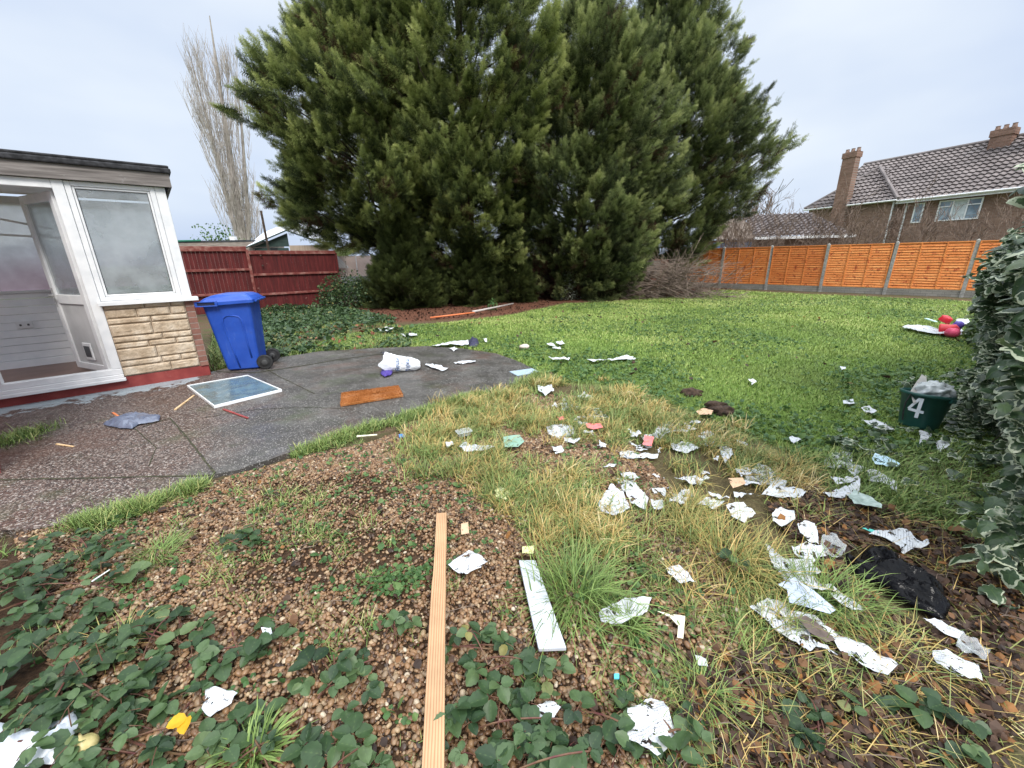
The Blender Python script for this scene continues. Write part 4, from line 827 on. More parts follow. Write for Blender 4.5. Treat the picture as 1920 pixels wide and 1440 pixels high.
b = MB(); b.tube([(W_-.045, .035, 1.16), (W_-.045, .075, 1.16), (W_-.16, .08, 1.16)], [.01, .01, .009], 8); b.box(W_-.06, W_-.03, .03, .036, 1.02, 1.25); b.build('handle', simple('grey_metal', (.3, .3, .3), (.4, .4, .4), 3, .3, 0), D)
# interior
b = MB(); b.box(-3.3, -.11, .081, 1.5, .10, .2); b.build('floor', simple('brown_floor', (.14, .075, .055), (.22, .12, .09), 4, .35, .1), P)
b = MB(); z = .2
while z < 1.16: b.box(-3.3, -.11, 1.5+.003*((z*97) % 1), 1.56, z+.003, min(z+.098, 1.17)); z += .1
b.build('board_wall', M_board, P, bevel=.004)
b = MB(); b.box(-3.3, -.11, 1.485, 1.499, .2, .29); b.build('skirting', M_board, P)
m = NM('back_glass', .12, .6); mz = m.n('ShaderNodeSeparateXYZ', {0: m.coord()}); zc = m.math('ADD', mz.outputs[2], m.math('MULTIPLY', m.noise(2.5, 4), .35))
m.col(m.mix(.45, m.ramp(m.math('MULTIPLY', zc, .5), [(.60, (.34, .20, .22)), (.78, (.5, .42, .48)), (.95, (.62, .64, .70)), (1.0, (.85, .88, .92))]), m.ramp(m.noise(5, 4), [(.3, .55), (.7, 1.)]), 'MULTIPLY'));  # pane pales with height: the sky's reflection painted into its colour
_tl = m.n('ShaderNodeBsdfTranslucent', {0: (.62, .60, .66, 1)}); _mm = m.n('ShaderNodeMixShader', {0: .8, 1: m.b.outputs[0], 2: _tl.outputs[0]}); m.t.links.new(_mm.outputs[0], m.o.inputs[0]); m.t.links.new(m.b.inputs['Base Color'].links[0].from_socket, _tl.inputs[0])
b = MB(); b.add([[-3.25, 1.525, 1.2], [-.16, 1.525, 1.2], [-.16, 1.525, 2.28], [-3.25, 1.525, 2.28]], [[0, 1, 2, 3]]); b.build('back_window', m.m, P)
b = MB(); b.box(-3.3, -.11, 1.48, 1.56, 1.172, 1.205); b.box(-3.3, -.11, 1.49, 1.56, 2.27, 2.36)
for x in (-3.28, -1.98, -.16): b.box(x, x+.045, 1.492, 1.558, 1.206, 2.27)
b.build('back_frame', M_white, P)
for k, (a_, c_) in enumerate((((-2.3, 1.515, 2.25), (-1.2, 1.515, 1.98)), ((-2.2, 1.516, 1.93), (-1.0, 1.516, 1.86)))):
    b = MB(); b.bar(a_, c_, .02, .025); b.build('reflected_line', M_white, P)  # white bars added to draw reflected roof lines on the back pane
b = MB(); b.box(-3.4, .0, .09, 1.62, 2.401, 2.43); b.build('ceiling', simple('ceiling_white', (.78, .77, .76), (.86, .85, .84), 2, .9, .1), P)
b = MB(); b.box(-1.62, -1.46, .4, .56, 2.385, 2.40); b.build('ceiling_light', simple('off_white', (.5, .5, .48), (.6, .6, .58), 2, .5, 0), P)
b = MB(); b.box(-1.83, -1.68, 1.482, 1.498, .72, .81); o = b.build('socket', M_pvc, P, bevel=.004)
for x in (-1.79, -1.72): b = MB(); b.box(x-.01, x+.01, 1.478, 1.481, .75, .775); b.build('switch', NM('switch_dark', .5).col((.1, .1, .1)).m, o)
b = MB(); b.box(-3.5, .07, -.055, -.03, 2.402, 2.55); b.box(.045, .07, -.0295, 1.75, 2.402, 2.55); b.build('fascia', M_fas, P)
b = MB(); b.box(-3.5, .095, -.085, 1.8, 2.551, 2.61); b.box(-3.5, .085, -.075, 1.79, 2.6101, 2.64); b.build('roof', M_felt, P, bevel=.018)
# return wall at the frame's left edge
W2 = E('return_wall', 'red painted wall end at the far left edge beside the doorstep', 'wall', (-4.21, 5.41, 0), AU)
a = np.array([-1.93, -.03]); c2 = np.array([-1.52, -2.27]); d = nrm((c2-a)[None])[0]; n2_ = np.array([d[1], -d[0]])
if n2_[0] > 0: n2_ = -n2_
b = MB(); b.prism([a, c2, c2+n2_*.22, a+n2_*.22], -.05, 2.3); b.build('wall_body', M_redp, W2)

# ================================================================ WHEELIE BIN
M_blue = simple('blue_plastic', (.012, .062, .36), (.02, .085, .44), 3, .42, .15, 90, .5)
_m = NM('blue_plastic_body', .42, .5); _c = _m.ramp(_m.noise(2.5, 5, .65), [(.35, (.012, .058, .34)), (.65, (.02, .085, .44))]); _c = _m.mix(_m.ramp(_m.noise(1, 5, .75, _m.map(_m.coord(), (22, 22, 3))), [(.60, 0.), (.72, .4)]), _c, (.16, .24, .46)); _c = _m.mix(_m.ramp(_m.noise(5, 6, .8), [(.60, 0.), (.75, .45)]), _c, (.05, .06, .10)); _m.col(_c); _m.bump(_m.noise(90, 3), .15, .002); _m.set('Roughness', _m.ramp(_m.noise(7, 5), [(.35, .32), (.7, .6)])); M_blue = _m.m
M_blk = simple('black_rubber', (.015, .015, .016), (.03, .03, .03), 30, .7, .2)
BNG = radians(18); bp = G(415, 702)
R_ = E('wheelie_bin', 'blue wheelie bin with a closed lid standing at the brick corner of the porch', 'wheelie bin', (bp[0]+.035, bp[1]+.02, PT), BNG)
def rrect(x0, x1, y0, y1, rad, n=5):
    P = []
    for cx, cy, a0 in ((x1-rad, y0+rad, -pi/2), (x1-rad, y1-rad, 0), (x0+rad, y1-rad, pi/2), (x0+rad, y0+rad, pi)):
        for k in range(n): a = a0+pi/2*k/(n-1); P.append([cx+rad*cos(a), cy+rad*sin(a)])
    return np.array(P)
def loft(secs, cap=True):
    b = MB(); n = len(secs[0][0]); V = np.vstack([np.c_[s, np.full(n, z)] if np.isscalar(z) else np.c_[s, z] for s, z in secs]); i = np.arange(n); j = (i+1) % n
    F_ = np.concatenate([np.stack([k*n+i, k*n+j, (k+1)*n+j, (k+1)*n+i], 1) for k in range(len(secs)-1)]); b.add(V, F_)
    if cap: b.F.setdefault(n, []).append(np.array([list(i[::-1]), list((len(secs)-1)*n+i)]))
    return b
def sec(t, g=0.): return rrect(.03-.11*t-g, .45+.04*t+g, .03-.03*t-g, .48+.07*t+g, .045)
b = loft([(sec(-.02, -.03), .005), (sec(0), .03), (sec(.25), .26), (sec(.5), .49), (sec(.75), .72), (sec(1), .95), (sec(1, .025), .955), (sec(1, .03), .985), (sec(1, .0), .99)])
body = b.build('body', M_blue, R_, bevel=.004)
# raised arch on the side panel
def side(x, z): t = (z-.03)/.92; return (.03-.03*t)
A_ = [(.16, .06)]+[(.135-.02*k, .06+.19*k) for k in range(1, 4)]
pa = [(.20, .05), (.165, .30), (.13, .55), (.115, .70), (.135, .76), (.17, .785), (.26, .79), (.32, .775), (.345, .73), (.35, .66), (.36, .40), (.37, .18)]
b = MB(); b.tube([(x, side(x, z)-.001, z) for x, z in pa], [.011]*len(pa), 6); b.build('side_rib', M_blue, R_, smooth=True)
b = MB(); b.prism([(p[0], p[1]) for p in pa[1:]][::-1]+[(.20, .18)][:0], -.006, .0, Matrix(((1, 0, 0, 0), (0, -.03/.92, 1, .03+.03*.03/.92-.004), (0, 1, 0, 0), (0, 0, 0, 1)))); 
def lid_sec(g, z, tilt=.0): s = rrect(-.12-g, .54+g*.6, -.055-g*.5, .58+g*.5, .06); return (s, z-.035*(np.clip((.10-s[:, 0])/.25, 0, 1)))
b = loft([lid_sec(0, .955), lid_sec(.008, .96), lid_sec(.008, 1.0), lid_sec(-.02, 1.02), lid_sec(-.07, 1.05), lid_sec(-.16, 1.075), lid_sec(-.24, 1.08)]); b.build('lid', M_blue, R_, bevel=.004)
b = MB(); b.box(-.10, .10, -.068, -.0635, .945, .985); b.build('grip_slot_shade', NM('slot_shade', .8).col((.015, .02, .05)).m, R_)  # dark plate painted as the shade inside the grip hole
b = MB(); b.box(-.13, .13, -.08, -.058, .985, 1.0); b.box(-.13, .13, -.08, -.058, .93, .945); b.box(-.13, -.10, -.08, -.058, .945, .985); b.box(.10, .13, -.08, -.058, .945, .985); b.build('grip', M_blue, R_, bevel=.005)
b = MB(); b.tube([(.57, .0, .985), (.57, .5, .985)], [.016, .016], 8); b.box(.50, .575, .06, .09, .96, .99); b.box(.50, .575, .42, .45, .96, .99); b.build('handle', M_blue, R_)
for y0 in (-.0, .48):
    b = MB(); b.lathe([(.02, 0), (.05, 0), (.06, .008), (.085, .008), (.10, .004), (.105, .012), (.105, .04), (.10, .048), (.03, .048)], 28, (.53, y0-.03, .105), 'y'); o = b.build('wheel', M_blk, R_, smooth=True)
    b = MB(); b.lathe([(.001, -.006), (.022, -.004), (.055, .004), (.06, .012)], 18, (.53, y0-.03, .105), 'y'); b.build('hub', simple('grey_black_hub', (.05, .05, .05), (.08, .08, .08), 9, .5, 0), o, smooth=True)
b = MB(); b.tube([(.53, 0, .105), (.53, .5, .105)], [.012, .012], 8); b.build('axle', M_blk, R_)

# ================================================================ THINGS LYING ABOUT
def polyobj(name, poly, mat, label, cat, group=None, z=.028, cr=.010, hump=0., z0=0., step=None, ridge=9., smooth=True, tilt=0., seed=None, thick=0., parent=None, grow=1.):
    """a crumpled sheet or bag of the outline given (photo pixels measured on the ground)"""
    P = GP(poly, z0); c = P.mean(0); P = c+(P-c)*grow; L = P-c; dist = hypot(*c); st = step or min(max(.011, .0062*dist), .06)
    if inpoly(np.array([c[0]]), np.array([c[1]]), PATIO)[0]: z = z if z < .02 else .006; base = lambda x, y: np.full(np.shape(x), PT)
    else: base = gz
    sd = seed if seed is not None else int(abs(poly[0][0]*7+poly[0][1]*13)) % 997
    L = subdiv_poly(L, .25*st, st*1.3, sd)
    bm = bmesh.new(); vs = [bm.verts.new((*p, 0)) for p in L]; f = bm.faces.new(vs); bmesh.ops.triangulate(bm, faces=[f])
    a = hsh(sd*1., 2.)*3
    for ang in (a, a+pi/2):
        nn = Vector((cos(ang), sin(ang), 0)); pr = L@np.array([cos(ang), sin(ang)]); t = pr.min()+st*.6
        while t < pr.max(): bmesh.ops.bisect_plane(bm, geom=bm.verts[:]+bm.edges[:]+bm.faces[:], plane_co=nn*t, plane_no=nn, dist=1e-6); t += st
    bmesh.ops.triangulate(bm, faces=bm.faces)
    bm.normal_update()
    if sum(f.normal.z for f in bm.faces) < 0: bmesh.ops.reverse_faces(bm, faces=bm.faces)
    V = np.array([v.co for v in bm.verts]); x, y = V[:, 0], V[:, 1]
    ed = np.full(len(V), 9.)
    for i in range(len(L)):
        p, q = L[i], L[(i+1) % len(L)]; d = q-p; t = np.clip(((x-p[0])*d[0]+(y-p[1])*d[1])/max(d@d, 1e-9), 0, 1); ed = np.minimum(ed, np.hypot(x-p[0]-t*d[0], y-p[1]-t*d[1]))
    fr = ridge; rd = 1-2*np.abs(fbm(x*fr+sd, y*fr, sd, 2)-.5); rd2 = 1-2*np.abs(vn(x*fr*2.3+y*fr, y*fr*1.6-x*fr*.7+sd, sd+3)-.5)
    h = cr*(rd*1.2+rd2*.6-.7)+cr*.8*(vn(x*4+sd, y*4, 7)-.3)+hump*np.clip(ed/(hump*1.4+1e-6), 0, 1)**.55*(.45+.75*rd*rd2)
    h = np.maximum(h, -z+.003)
    co_ = np.c_[x, y, base(x+c[0], y+c[1])+z+h]
    for v, p in zip(bm.verts, co_): v.co = (p[0], p[1], p[2])
    me = bpy.data.meshes.new(name); bm.to_mesh(me); bm.free(); me.materials.append(mat)
    ca, sa = cos(a), sin(a); uvl = me.uv_layers.new(name='UVMap'); li = np.zeros(len(me.loops), np.int32); me.loops.foreach_get('vertex_index', li)
    uv = np.c_[x*ca+y*sa, -x*sa+y*ca]+.5; uvl.data.foreach_set('uv', uv[li].astype(np.float32).ravel())
    if smooth: me.polygons.foreach_set('use_smooth', np.ones(len(me.polygons), bool))
    o = bpy.data.objects.new(name, me); link(o, parent); o.location = (c[0], c[1], 0)
    if thick: s = o.modifiers.new('s', 'SOLIDIFY'); s.thickness = thick; s.offset = -1
    return tag(o, label, cat, group) if cat else o
def flatobj(name, quad, mat, label, cat, h=.02, z=None, group=None, bev=.003, z0=0.):
    P = GP(quad, z0); c = P.mean(0); inp = inpoly(np.array([c[0]]), np.array([c[1]]), PATIO)[0]; zb = z if z is not None else (PT+.002 if inp else float(gz(*c))+.012)
    a = atan2(*(P[1]-P[0])[::-1]); Rm = np.array([[cos(a), sin(a)], [-sin(a), cos(a)]]); L = (P-c)@Rm.T
    b = MB(); 
    if np.sum(L[:, 0]*np.roll(L[:, 1], -1)-np.roll(L[:, 0], -1)*L[:, 1]) < 0: L = L[::-1]
    b.prism(L, 0, h); o = b.build(name, mat, None, (c[0], c[1], zb), rz=a, bevel=bev); return tag(o, label, cat, group)
PG = 'sheets of paper scattered over the grass and gravel'
def S(l): return [(l[i], l[i+1]) for i in range(0, len(l), 2)]
papers = [
 ('torn pointed white sheet lying on the green grass, left of the blue printed wrapper', M_paper, [1548,870,1574,856,1594,859,1595,877,1616,885,1599,896,1580,887,1552,880]),
 ('crumpled printed sheet just below the blue printed wrapper', M_paper, [1626,892,1636,891,1658,903,1673,914,1674,930,1658,919,1630,909]),
 ('thin white strip of paper below the torn pointed sheet', M_plain, [1558,902,1574,905,1602,901,1606,906,1586,913,1569,912]),
 ('white paper touching the grey green wrapper in the straw grass', M_plain, [1544,931,1558,931,1586,923,1605,914,1605,931,1580,942,1555,939]),
 ('long printed sheet sunk in straw grass, left of the torn pointed sheet', M_paper, [1408,892,1422,877,1441,884,1469,909,1466,917,1444,916,1416,903]),
 ('half buried white paper directly below the long sunk sheet', M_plain, [1430,939,1447,920,1483,923,1505,931,1499,939,1463,942]),
 ('grass covered white paper right of the tan card', M_plain, [1362,961,1391,955,1411,974,1393,990,1372,980]),
 ('round crumpled white paper in grass above the greenish clear film', M_plain, [1447,975,1460,964,1483,973,1485,987,1463,998,1449,989]),
 ('curled white paper standing above the greenish clear film', M_plain, [1494,998,1505,991,1522,995,1527,1014,1530,1031,1516,1028,1499,1012]),
 ('creased white paper left of the black bag', M_plain, [1485,1037,1510,1031,1535,1037,1544,1053,1530,1056,1519,1064,1497,1053]),
 ('white paper with a dark corner above the black bag, beside the turquoise strip', M_paper, [1631,1017,1647,1012,1694,1009,1702,1020,1719,1031,1729,1028,1729,1038,1688,1049,1680,1037,1660,1026]),
 ('long jagged white paper running down towards the bluish plastic piece', M_paper, [1440,1037,1449,1039,1472,1062,1513,1064,1531,1087,1511,1091,1536,1101,1547,1114,1524,1114,1494,1106,1472,1098,1455,1078]),
 ('white paper strip under grass between the bluish plastic piece and the black bag', M_plain, [1547,1113,1558,1112,1580,1131,1608,1148,1611,1157,1591,1157,1569,1142]),
 ('big printed sheet with ragged end under the bluish plastic piece', M_paper, [1411,1155,1445,1140,1471,1148,1479,1162,1520,1170,1542,1185,1520,1185,1505,1192,1524,1219,1509,1230,1482,1211,1460,1196,1437,1178]),
 ('long white sheet under grass, right of the brown card', M_plain, [1542,1196,1565,1200,1602,1219,1655,1249,1670,1260,1651,1279,1610,1260,1576,1234]),
 ('white paper beside the clear film below the black bag', M_plain, [1728,1181,1749,1177,1797,1200,1786,1215,1764,1207]),
 ('printed sheet nearest the bottom right corner', M_paper, [1745,1241,1767,1241,1820,1267,1827,1292,1786,1286,1752,1264]),
 ('printed sheet lying right beside the timber plank', M_paper, [841,1074,880,1044,916,1061,902,1080,861,1091]),
 ('small folded white paper right of the large tussock', M_plain, [1246,1084,1270,1078,1298,1104,1274,1108,1255,1095]),
 ('upright creased white paper, right one of a pair above the large tussock', M_plain, [1159,906,1191,915,1212,941,1206,964,1184,949]),
 ('spread white paper, left one of a pair above the large tussock', M_plain, [1124,956,1146,922,1165,934,1176,964,1154,975,1128,968]),
 ('small scrap right of the pair of creased papers', M_plain, [1218,952,1240,955,1240,965,1225,971]),
 ('shredded white paper under the large tussock, left of the pale yellow strip', M_plain, [1128,1162,1173,1140,1214,1140,1206,1162,1165,1185,1131,1178]),
 ('torn printed sheet under bramble leaves at the bottom edge', M_paper, [1180,1350,1199,1346,1210,1331,1240,1331,1247,1350,1264,1391,1255,1406,1229,1427,1180,1399]),
 ('torn white scrap in the bramble leaves right of the plank foot', M_plain, [994,1346,1030,1327,1051,1342,1037,1365,1007,1369]),
 ('little torn scrap on pebbles left of the brown card', M_plain, [1300,1247,1320,1252,1322,1266,1307,1264]),
 ('folded white paper with grey underside just below the pale blue tile', M_plain, [1008,730,1034,727,1039,738,1022,748,1009,740]),
 ('small humped paper right of the one below the tile', M_plain, [1084,749,1097,740,1112,754,1100,758]),
 ('left half of a torn newspaper strip in the upper straw grass', M_paper, [1053,763,1075,762,1078,773,1056,774]),
 ('right half of a torn newspaper strip in the upper straw grass', M_paper, [1080,769,1106,768,1127,777,1122,785,1084,776]),
 ('printed sheet left of the round pink card', M_paper, [1028,807,1050,804,1073,805,1073,822,1056,827,1031,819]),
 ('blank sheet just below the printed one near the round pink card', M_plain, [1058,829,1087,832,1075,841,1059,838]),
 ('white sheet left of the grey green card', M_paper, [861,847,869,837,894,843,931,849,912,854,872,855]),
 ('small scrap left of the white sheet by the grey green card', M_plain, [836,841,850,840,852,847,841,851]),
 ('long white paper at the back edge of the patio beside the dark cloth', M_plain, [803,653,838,647,878,644,880,651,819,654]),
 ('small rounded paper on the patio just in front of the long white one', M_plain, [842,657,853,655,859,659,851,663]),
 ('crumpled paper on the patio right of the shopping bag', M_plain, [797,688,812,687,831,693,842,696,831,700,812,697]),
 ('thin folded white strip on the patio, midway to the pale blue tile', M_plain, [851,685,859,681,892,681,891,684,859,687]),
 ('scrap in grass just right of the dark cloth', M_plain, [906,640,912,640,914,646,908,644]),
 ('left of three small papers on the lawn beyond the patio', M_plain, [1025,651,1036,648,1041,654,1030,654]),
 ('farthest of three small papers on the lawn beyond the patio', M_plain, [1041,646,1053,644,1061,650,1047,651]),
 ('nearest of three small papers on the lawn beyond the patio', M_plain, [1034,655,1050,655,1053,658,1037,658]),
 ('flat white strip on the lawn behind the pale blue tile', M_plain, [1028,676,1069,676,1066,680,1037,680]),
 ('long white strip of paper lying across the middle lawn', M_plain, [1100,680,1144,680,1175,672,1192,678,1156,681,1112,684]),
 ('white paper in weeds beyond the patio, nearer the red fence', M_plain, [702,621,725,617,739,619,734,625,709,624]),
 ('white paper in weeds beyond the patio, beside the bare earth', M_plain, [750,630,781,630,783,634,759,637]),
 ('white litter heap by the ivy at the foot of the conifers', M_plain, [675,597,697,591,706,594,700,601,684,601]),
 ('small white scrap left of the litter heap by the ivy', M_plain, [644,593,656,590,656,595,646,596]),
 ('wide white paper behind the folded pink card', M_paper, [1227,821,1242,801,1281,804,1299,813,1286,818,1250,821,1240,828]),
 ('white paper touching the left of the folded pink card', M_plain, [1203,826,1224,822,1227,831,1208,832]),
 ('bright white folded strip below the folded pink card', M_plain, [1165,856,1188,854,1229,860,1227,865,1188,868,1167,864]),
 ('scrap between the folded pink card and the bright strip', M_plain, [1180,836,1200,838,1193,844]),
 ('crumpled paper right of the wide white one, at the lawn edge', M_plain, [1315,821,1326,815,1336,822,1331,828,1319,834]),
 ('upright torn paper in straw grass, right of the scattered heap', M_plain, [1349,847,1365,844,1372,860,1359,873,1352,862]),
 ('loose heap of white paper in straw grass below the wide sheet', M_plain, [1260,841,1281,836,1307,847,1286,854,1266,852]),
 ('crushed white paper left of the tan card in the straw grass', M_plain, [1307,956,1326,946,1354,952,1339,963]),
 ('small grey white scrap at the near edge of the lawn', M_plain, [1167,740,1180,739,1194,744,1187,748]),
 ('lone small white scrap in the middle of the lawn', M_plain, [1401,719,1411,717,1417,723,1409,726]),
 ('small crushed paper below the blank sheet, in straw grass', M_plain, [1036,849,1052,848,1057,857,1042,860]),
 ('white scrap at the corner where the lawn meets the ivy', M_plain, [1479,826,1490,823,1500,830,1487,835]),
 ('large flat white sheet on the grass left of the green bucket', M_plain, [1616,794,1639,792,1672,806,1654,809]),
 ('white scrap behind the large flat sheet near the bucket', M_plain, [1614,770,1627,769,1642,777,1631,781]),
 ('tiny white scrap farther into the lawn from the bucket', M_plain, [1579,757,1597,757,1599,763,1582,763]),
 ('tiny white scrap far out on the right of the lawn', M_plain, [1573,694,1584,694,1584,698,1577,699]),
 ('crumpled white paper at the foot of the green bucket', M_plain, [1723,815,1740,813,1742,826,1725,836]),
 ('white scrap in ivy to the lower right of the bucket', M_plain, [1752,838,1770,834,1776,844,1760,852]),
 ('flaking white paper in the brambles beside the yellow leaves', M_plain, [390,1298,418,1305,450,1315,439,1337,400,1361,384,1347]),
 ('tiny white scrap on pebbles at the left', M_plain, [494,1194,512,1192,516,1208,500,1210]),
 ('small grey white litter at the foot of the brushwood pile', M_plain, [1140,552,1150,549,1154,556,1144,558]),
]
for lab, mt, pl in papers:
    p = S(pl); near = p[0][1]; inlong = p[0][0] > 1010 and near > 720
    polyobj('paper_sheet', p, mt, lab, 'paper', PG, z=.016 if inlong and near < 930 else .036, cr=.020 if near > 900 else .028, ridge=14 if near > 900 else 9, grow=1.14 if inlong else 1.)
r = np.random.default_rng(909); BAND = GP([(1040, 740), (1130, 760), (1330, 800), (1480, 880), (1600, 1000), (1700, 1240), (1640, 1290), (1420, 1170), (1330, 1010), (1130, 880), (1020, 820)])
for k, p in enumerate(pts_in(BAND, 44, lambda x, y: np.clip((fbm(x*1.8, y*1.8, 171)-.4)*6, .03, 1), 172)):
    n_ = r.integers(5, 9); a = np.sort(r.random(n_))*6.28; rd = r.uniform(.035, .10)*r.uniform(.35, 1.15, n_); sx_ = r.uniform(.6, 1.6)
    pt = [(960+F*(v@R2)/(v@fwd), 720-F*(v@U2)/(v@fwd)) for v in [np.array([p[0]+q_*cos(t_)*sx_, p[1]+q_*sin(t_), -H]) for t_, q_ in zip(a, rd)]]
    polyobj('paper_scrap', pt, M_paper if k % 3 else M_plain, 'small torn white paper scrap caught among the straw coloured grass', 'paper scrap', 'torn paper scraps in the straw grass', z=.004+.02*r.random(), cr=.028, ridge=18, seed=k*7+1)
cards = [
 ('round pink card lying in straw grass', M_pink, [1097,807,1125,807,1130,815,1112,819,1100,816]),
 ('small pink scrap behind the printed sheet', M_pink, [1044,793,1056,792,1057,799,1047,800]),
 ('folded pink card among white papers', M_pink, [1208,828,1225,831,1221,848,1204,847]),
 ('grey green square card lying in the middle of the straw grass', M_greenc, [944,832,975,828,983,841,972,852,945,852]),
 ('pale yellow square card on the pebbles above the plank', M_yellow, [927,930,940,921,957,934,949,947,931,943]),
 ('pale yellow scrap at the top of the white shelf board', M_yellow, [979,1035,1002,1033,1000,1048,979,1048]),
 ('curved pale yellow strip right of the large tussock', M_cream, [1229,1161,1255,1166,1283,1172,1279,1213,1268,1211,1270,1189,1255,1172]),
 ('reddish brown card on pebbles above the printed sheet by the plank', M_tan, [865,990,878,988,880,1009,865,1012]),
 ('tan card half hidden in straw grass', M_tan, [1362,912,1391,909,1396,922,1372,930]),
 ('tan cardboard piece at the dug up edge of the lawn', M_tan, [1303,783,1318,775,1336,780,1331,789,1310,789]),
 ('dark brown card lying across the big printed sheet', simple('brown_card', (.10, .075, .065), (.16, .12, .10), 20, .7, .2), [1490,1181,1505,1176,1527,1189,1561,1222,1542,1226,1512,1207]),
]
for lab, mt, pl in cards:
    inl = pl[0] > 930 and 720 < pl[1] < 1000
    polyobj('card', S(pl), mt, lab, 'card', 'coloured cards among the litter', z=.06 if inl or pl[0] == 1490 else .04, cr=.006, ridge=5)
polyobj('printed_wrapper', S([1631,873,1637,863,1658,869,1683,882,1680,889,1658,889,1638,882]), M_bluec, 'pale blue wrapper with red print in the ivy edge of the grass', 'wrapper', None, .05, .015)
polyobj('plastic_wrapper', S([1586,945,1599,934,1624,945,1649,967,1647,974,1619,967,1597,962]), simple('grey_green_film', (.26, .34, .30), (.42, .5, .46), 30, .35, .3, spec=.5), 'grey green plastic wrapper in the straw grass above the black bag', 'wrapper', None, .06, .02)
polyobj('plastic_piece', S([1454,1116,1483,1103,1497,1114,1519,1128,1561,1166,1549,1174,1474,1152,1470,1126,1456,1120]), simple('bluish_white_plastic', (.42, .48, .64), (.54, .60, .74), 5, .4, .1, spec=.5), 'smooth bluish white plastic piece with a curved edge, on top of the papers', 'plastic piece', None, .07, .006, ridge=4)
FILM = 'clear crumpled films'
polyobj('plastic_film', S([1538,1020,1558,1012,1585,1037,1580,1048,1566,1059,1547,1059,1535,1037]), M_film, 'greenish crumpled film left of the top of the black bag', 'plastic film', FILM, .03, .035, ridge=18)
polyobj('plastic_film', S([1797,1200,1820,1215,1852,1237,1842,1256,1805,1245,1782,1237]), M_film, 'clear crumpled film near the right edge, below the black bag', 'plastic film', FILM, .03, .035, ridge=18)
polyobj('plastic_strip', S([1612,1003,1622,1002,1647,1010,1640,1015]), simple('turquoise_plastic', (.08, .48, .42), (.12, .56, .5), 5, .4, 0), 'turquoise strip pointing at the paper above the black bag', 'plastic strip', None, .045, .004)
# black bag, grey bag, white bag
M_bbag = simple('black_bag_film', (.003, .003, .004), (.006, .006, .007), 4, .14, .6, 22, .10, bd=.02)
polyobj('bin_bag', S([1580,1052,1608,1062,1617,1041,1650,1046,1690,1072,1728,1098,1762,1122,1778,1150,1768,1172,1735,1160,1690,1140,1650,1112,1612,1092,1588,1076]), M_bbag, 'glossy black bin bag lying crumpled on the dead leaves', 'bin bag', None, .03, .014, .12, step=.012, ridge=8)
polyobj('refuse_bag', S([195,803,215,792,247,783,270,782,303,786,300,795,262,802,250,810,226,809]), simple('grey_bag_film', (.085, .10, .15), (.15, .17, .23), 5, .35, .3, 30, .5), 'flat dark grey plastic bag folded on the patio', 'plastic bag', None, .01, .008, .045, step=.016, ridge=9)
polyobj('carrier_bag', S([-80,1362,0,1366,81,1383,120,1362,149,1347,156,1376,140,1397,110,1450,-90,1470]), simple('white_bag_film', (.55, .6, .68), (.8, .83, .88), 5, .3, .3, 40, .5), 'white plastic bag half under brambles in the bottom left corner', 'plastic bag', None, .03, .015, .05, step=.011, ridge=14)
c = G(164, 1408, .04); b = MB(); b.lathe([(.001, 0), (.018, .003), (.03, .015), (.033, .03), (.027, .045), (.012, .056), (.005, .066), (.003, .08)], 16, (0, 0, 0)); o = b.build('onion', simple('pale_onion_skin', (.42, .36, .14), (.6, .5, .25), 30, .4, .1), None, (c[0], c[1], .035), smooth=True); tag(o, 'sprouting pale yellow onion on the white bag in the bottom left corner', 'onion')
# glazing unit
quad = GP([(352, 730), (466, 710), (530, 738), (403, 770)]); c = quad.mean(0); a = atan2(*(quad[1]-quad[0])[::-1]); lx = (np.linalg.norm(quad[1]-quad[0])+np.linalg.norm(quad[2]-quad[3]))/2; ly = (np.linalg.norm(quad[3]-quad[0])+np.linalg.norm(quad[2]-quad[1]))/2
GU = E('glazing_unit', 'double glazing pane with a white edge lying flat on the patio near the bin', 'glass pane', (c[0], c[1], PT+.003), a)
q = (quad-c)@np.array([[cos(a), sin(a)], [-sin(a), cos(a)]]).T
if q[0, 1] > 0: q = q[::-1]
def ins(q, k): m_ = q.mean(0); return m_+(q-m_)*k
b = MB(); q1 = ins(q, .965)
for k in range(4): b.prism([q[k], q[(k+1) % 4], q1[(k+1) % 4], q1[k]] if True else 0, 0, .03)
b.build('edge_frame', M_pvc, GU)
m = NM('cloudy_glass', .12, .7); m.col(m.mix(m.ramp(m.noise(5, 5, .6), [(.35, 0.), (.65, 1.)]), (.16, .22, .22), (.16, .32, .42))); m.set('Roughness', m.ramp(m.noise(9, 4), [(.35, .08), (.7, .5)]))
m.col(m.mix(m.ramp(m.noise(40, 4, .7), [(.6, 0.), (.7, .6)]), m.mix(m.ramp(m.noise(4, 5, .6), [(.35, 0.), (.65, 1.)]), (.09, .12, .115), (.10, .17, .21)), (.28, .32, .32)))
b = MB(); b.prism(q1, .002, .022); b.build('glass', m.m, GU)
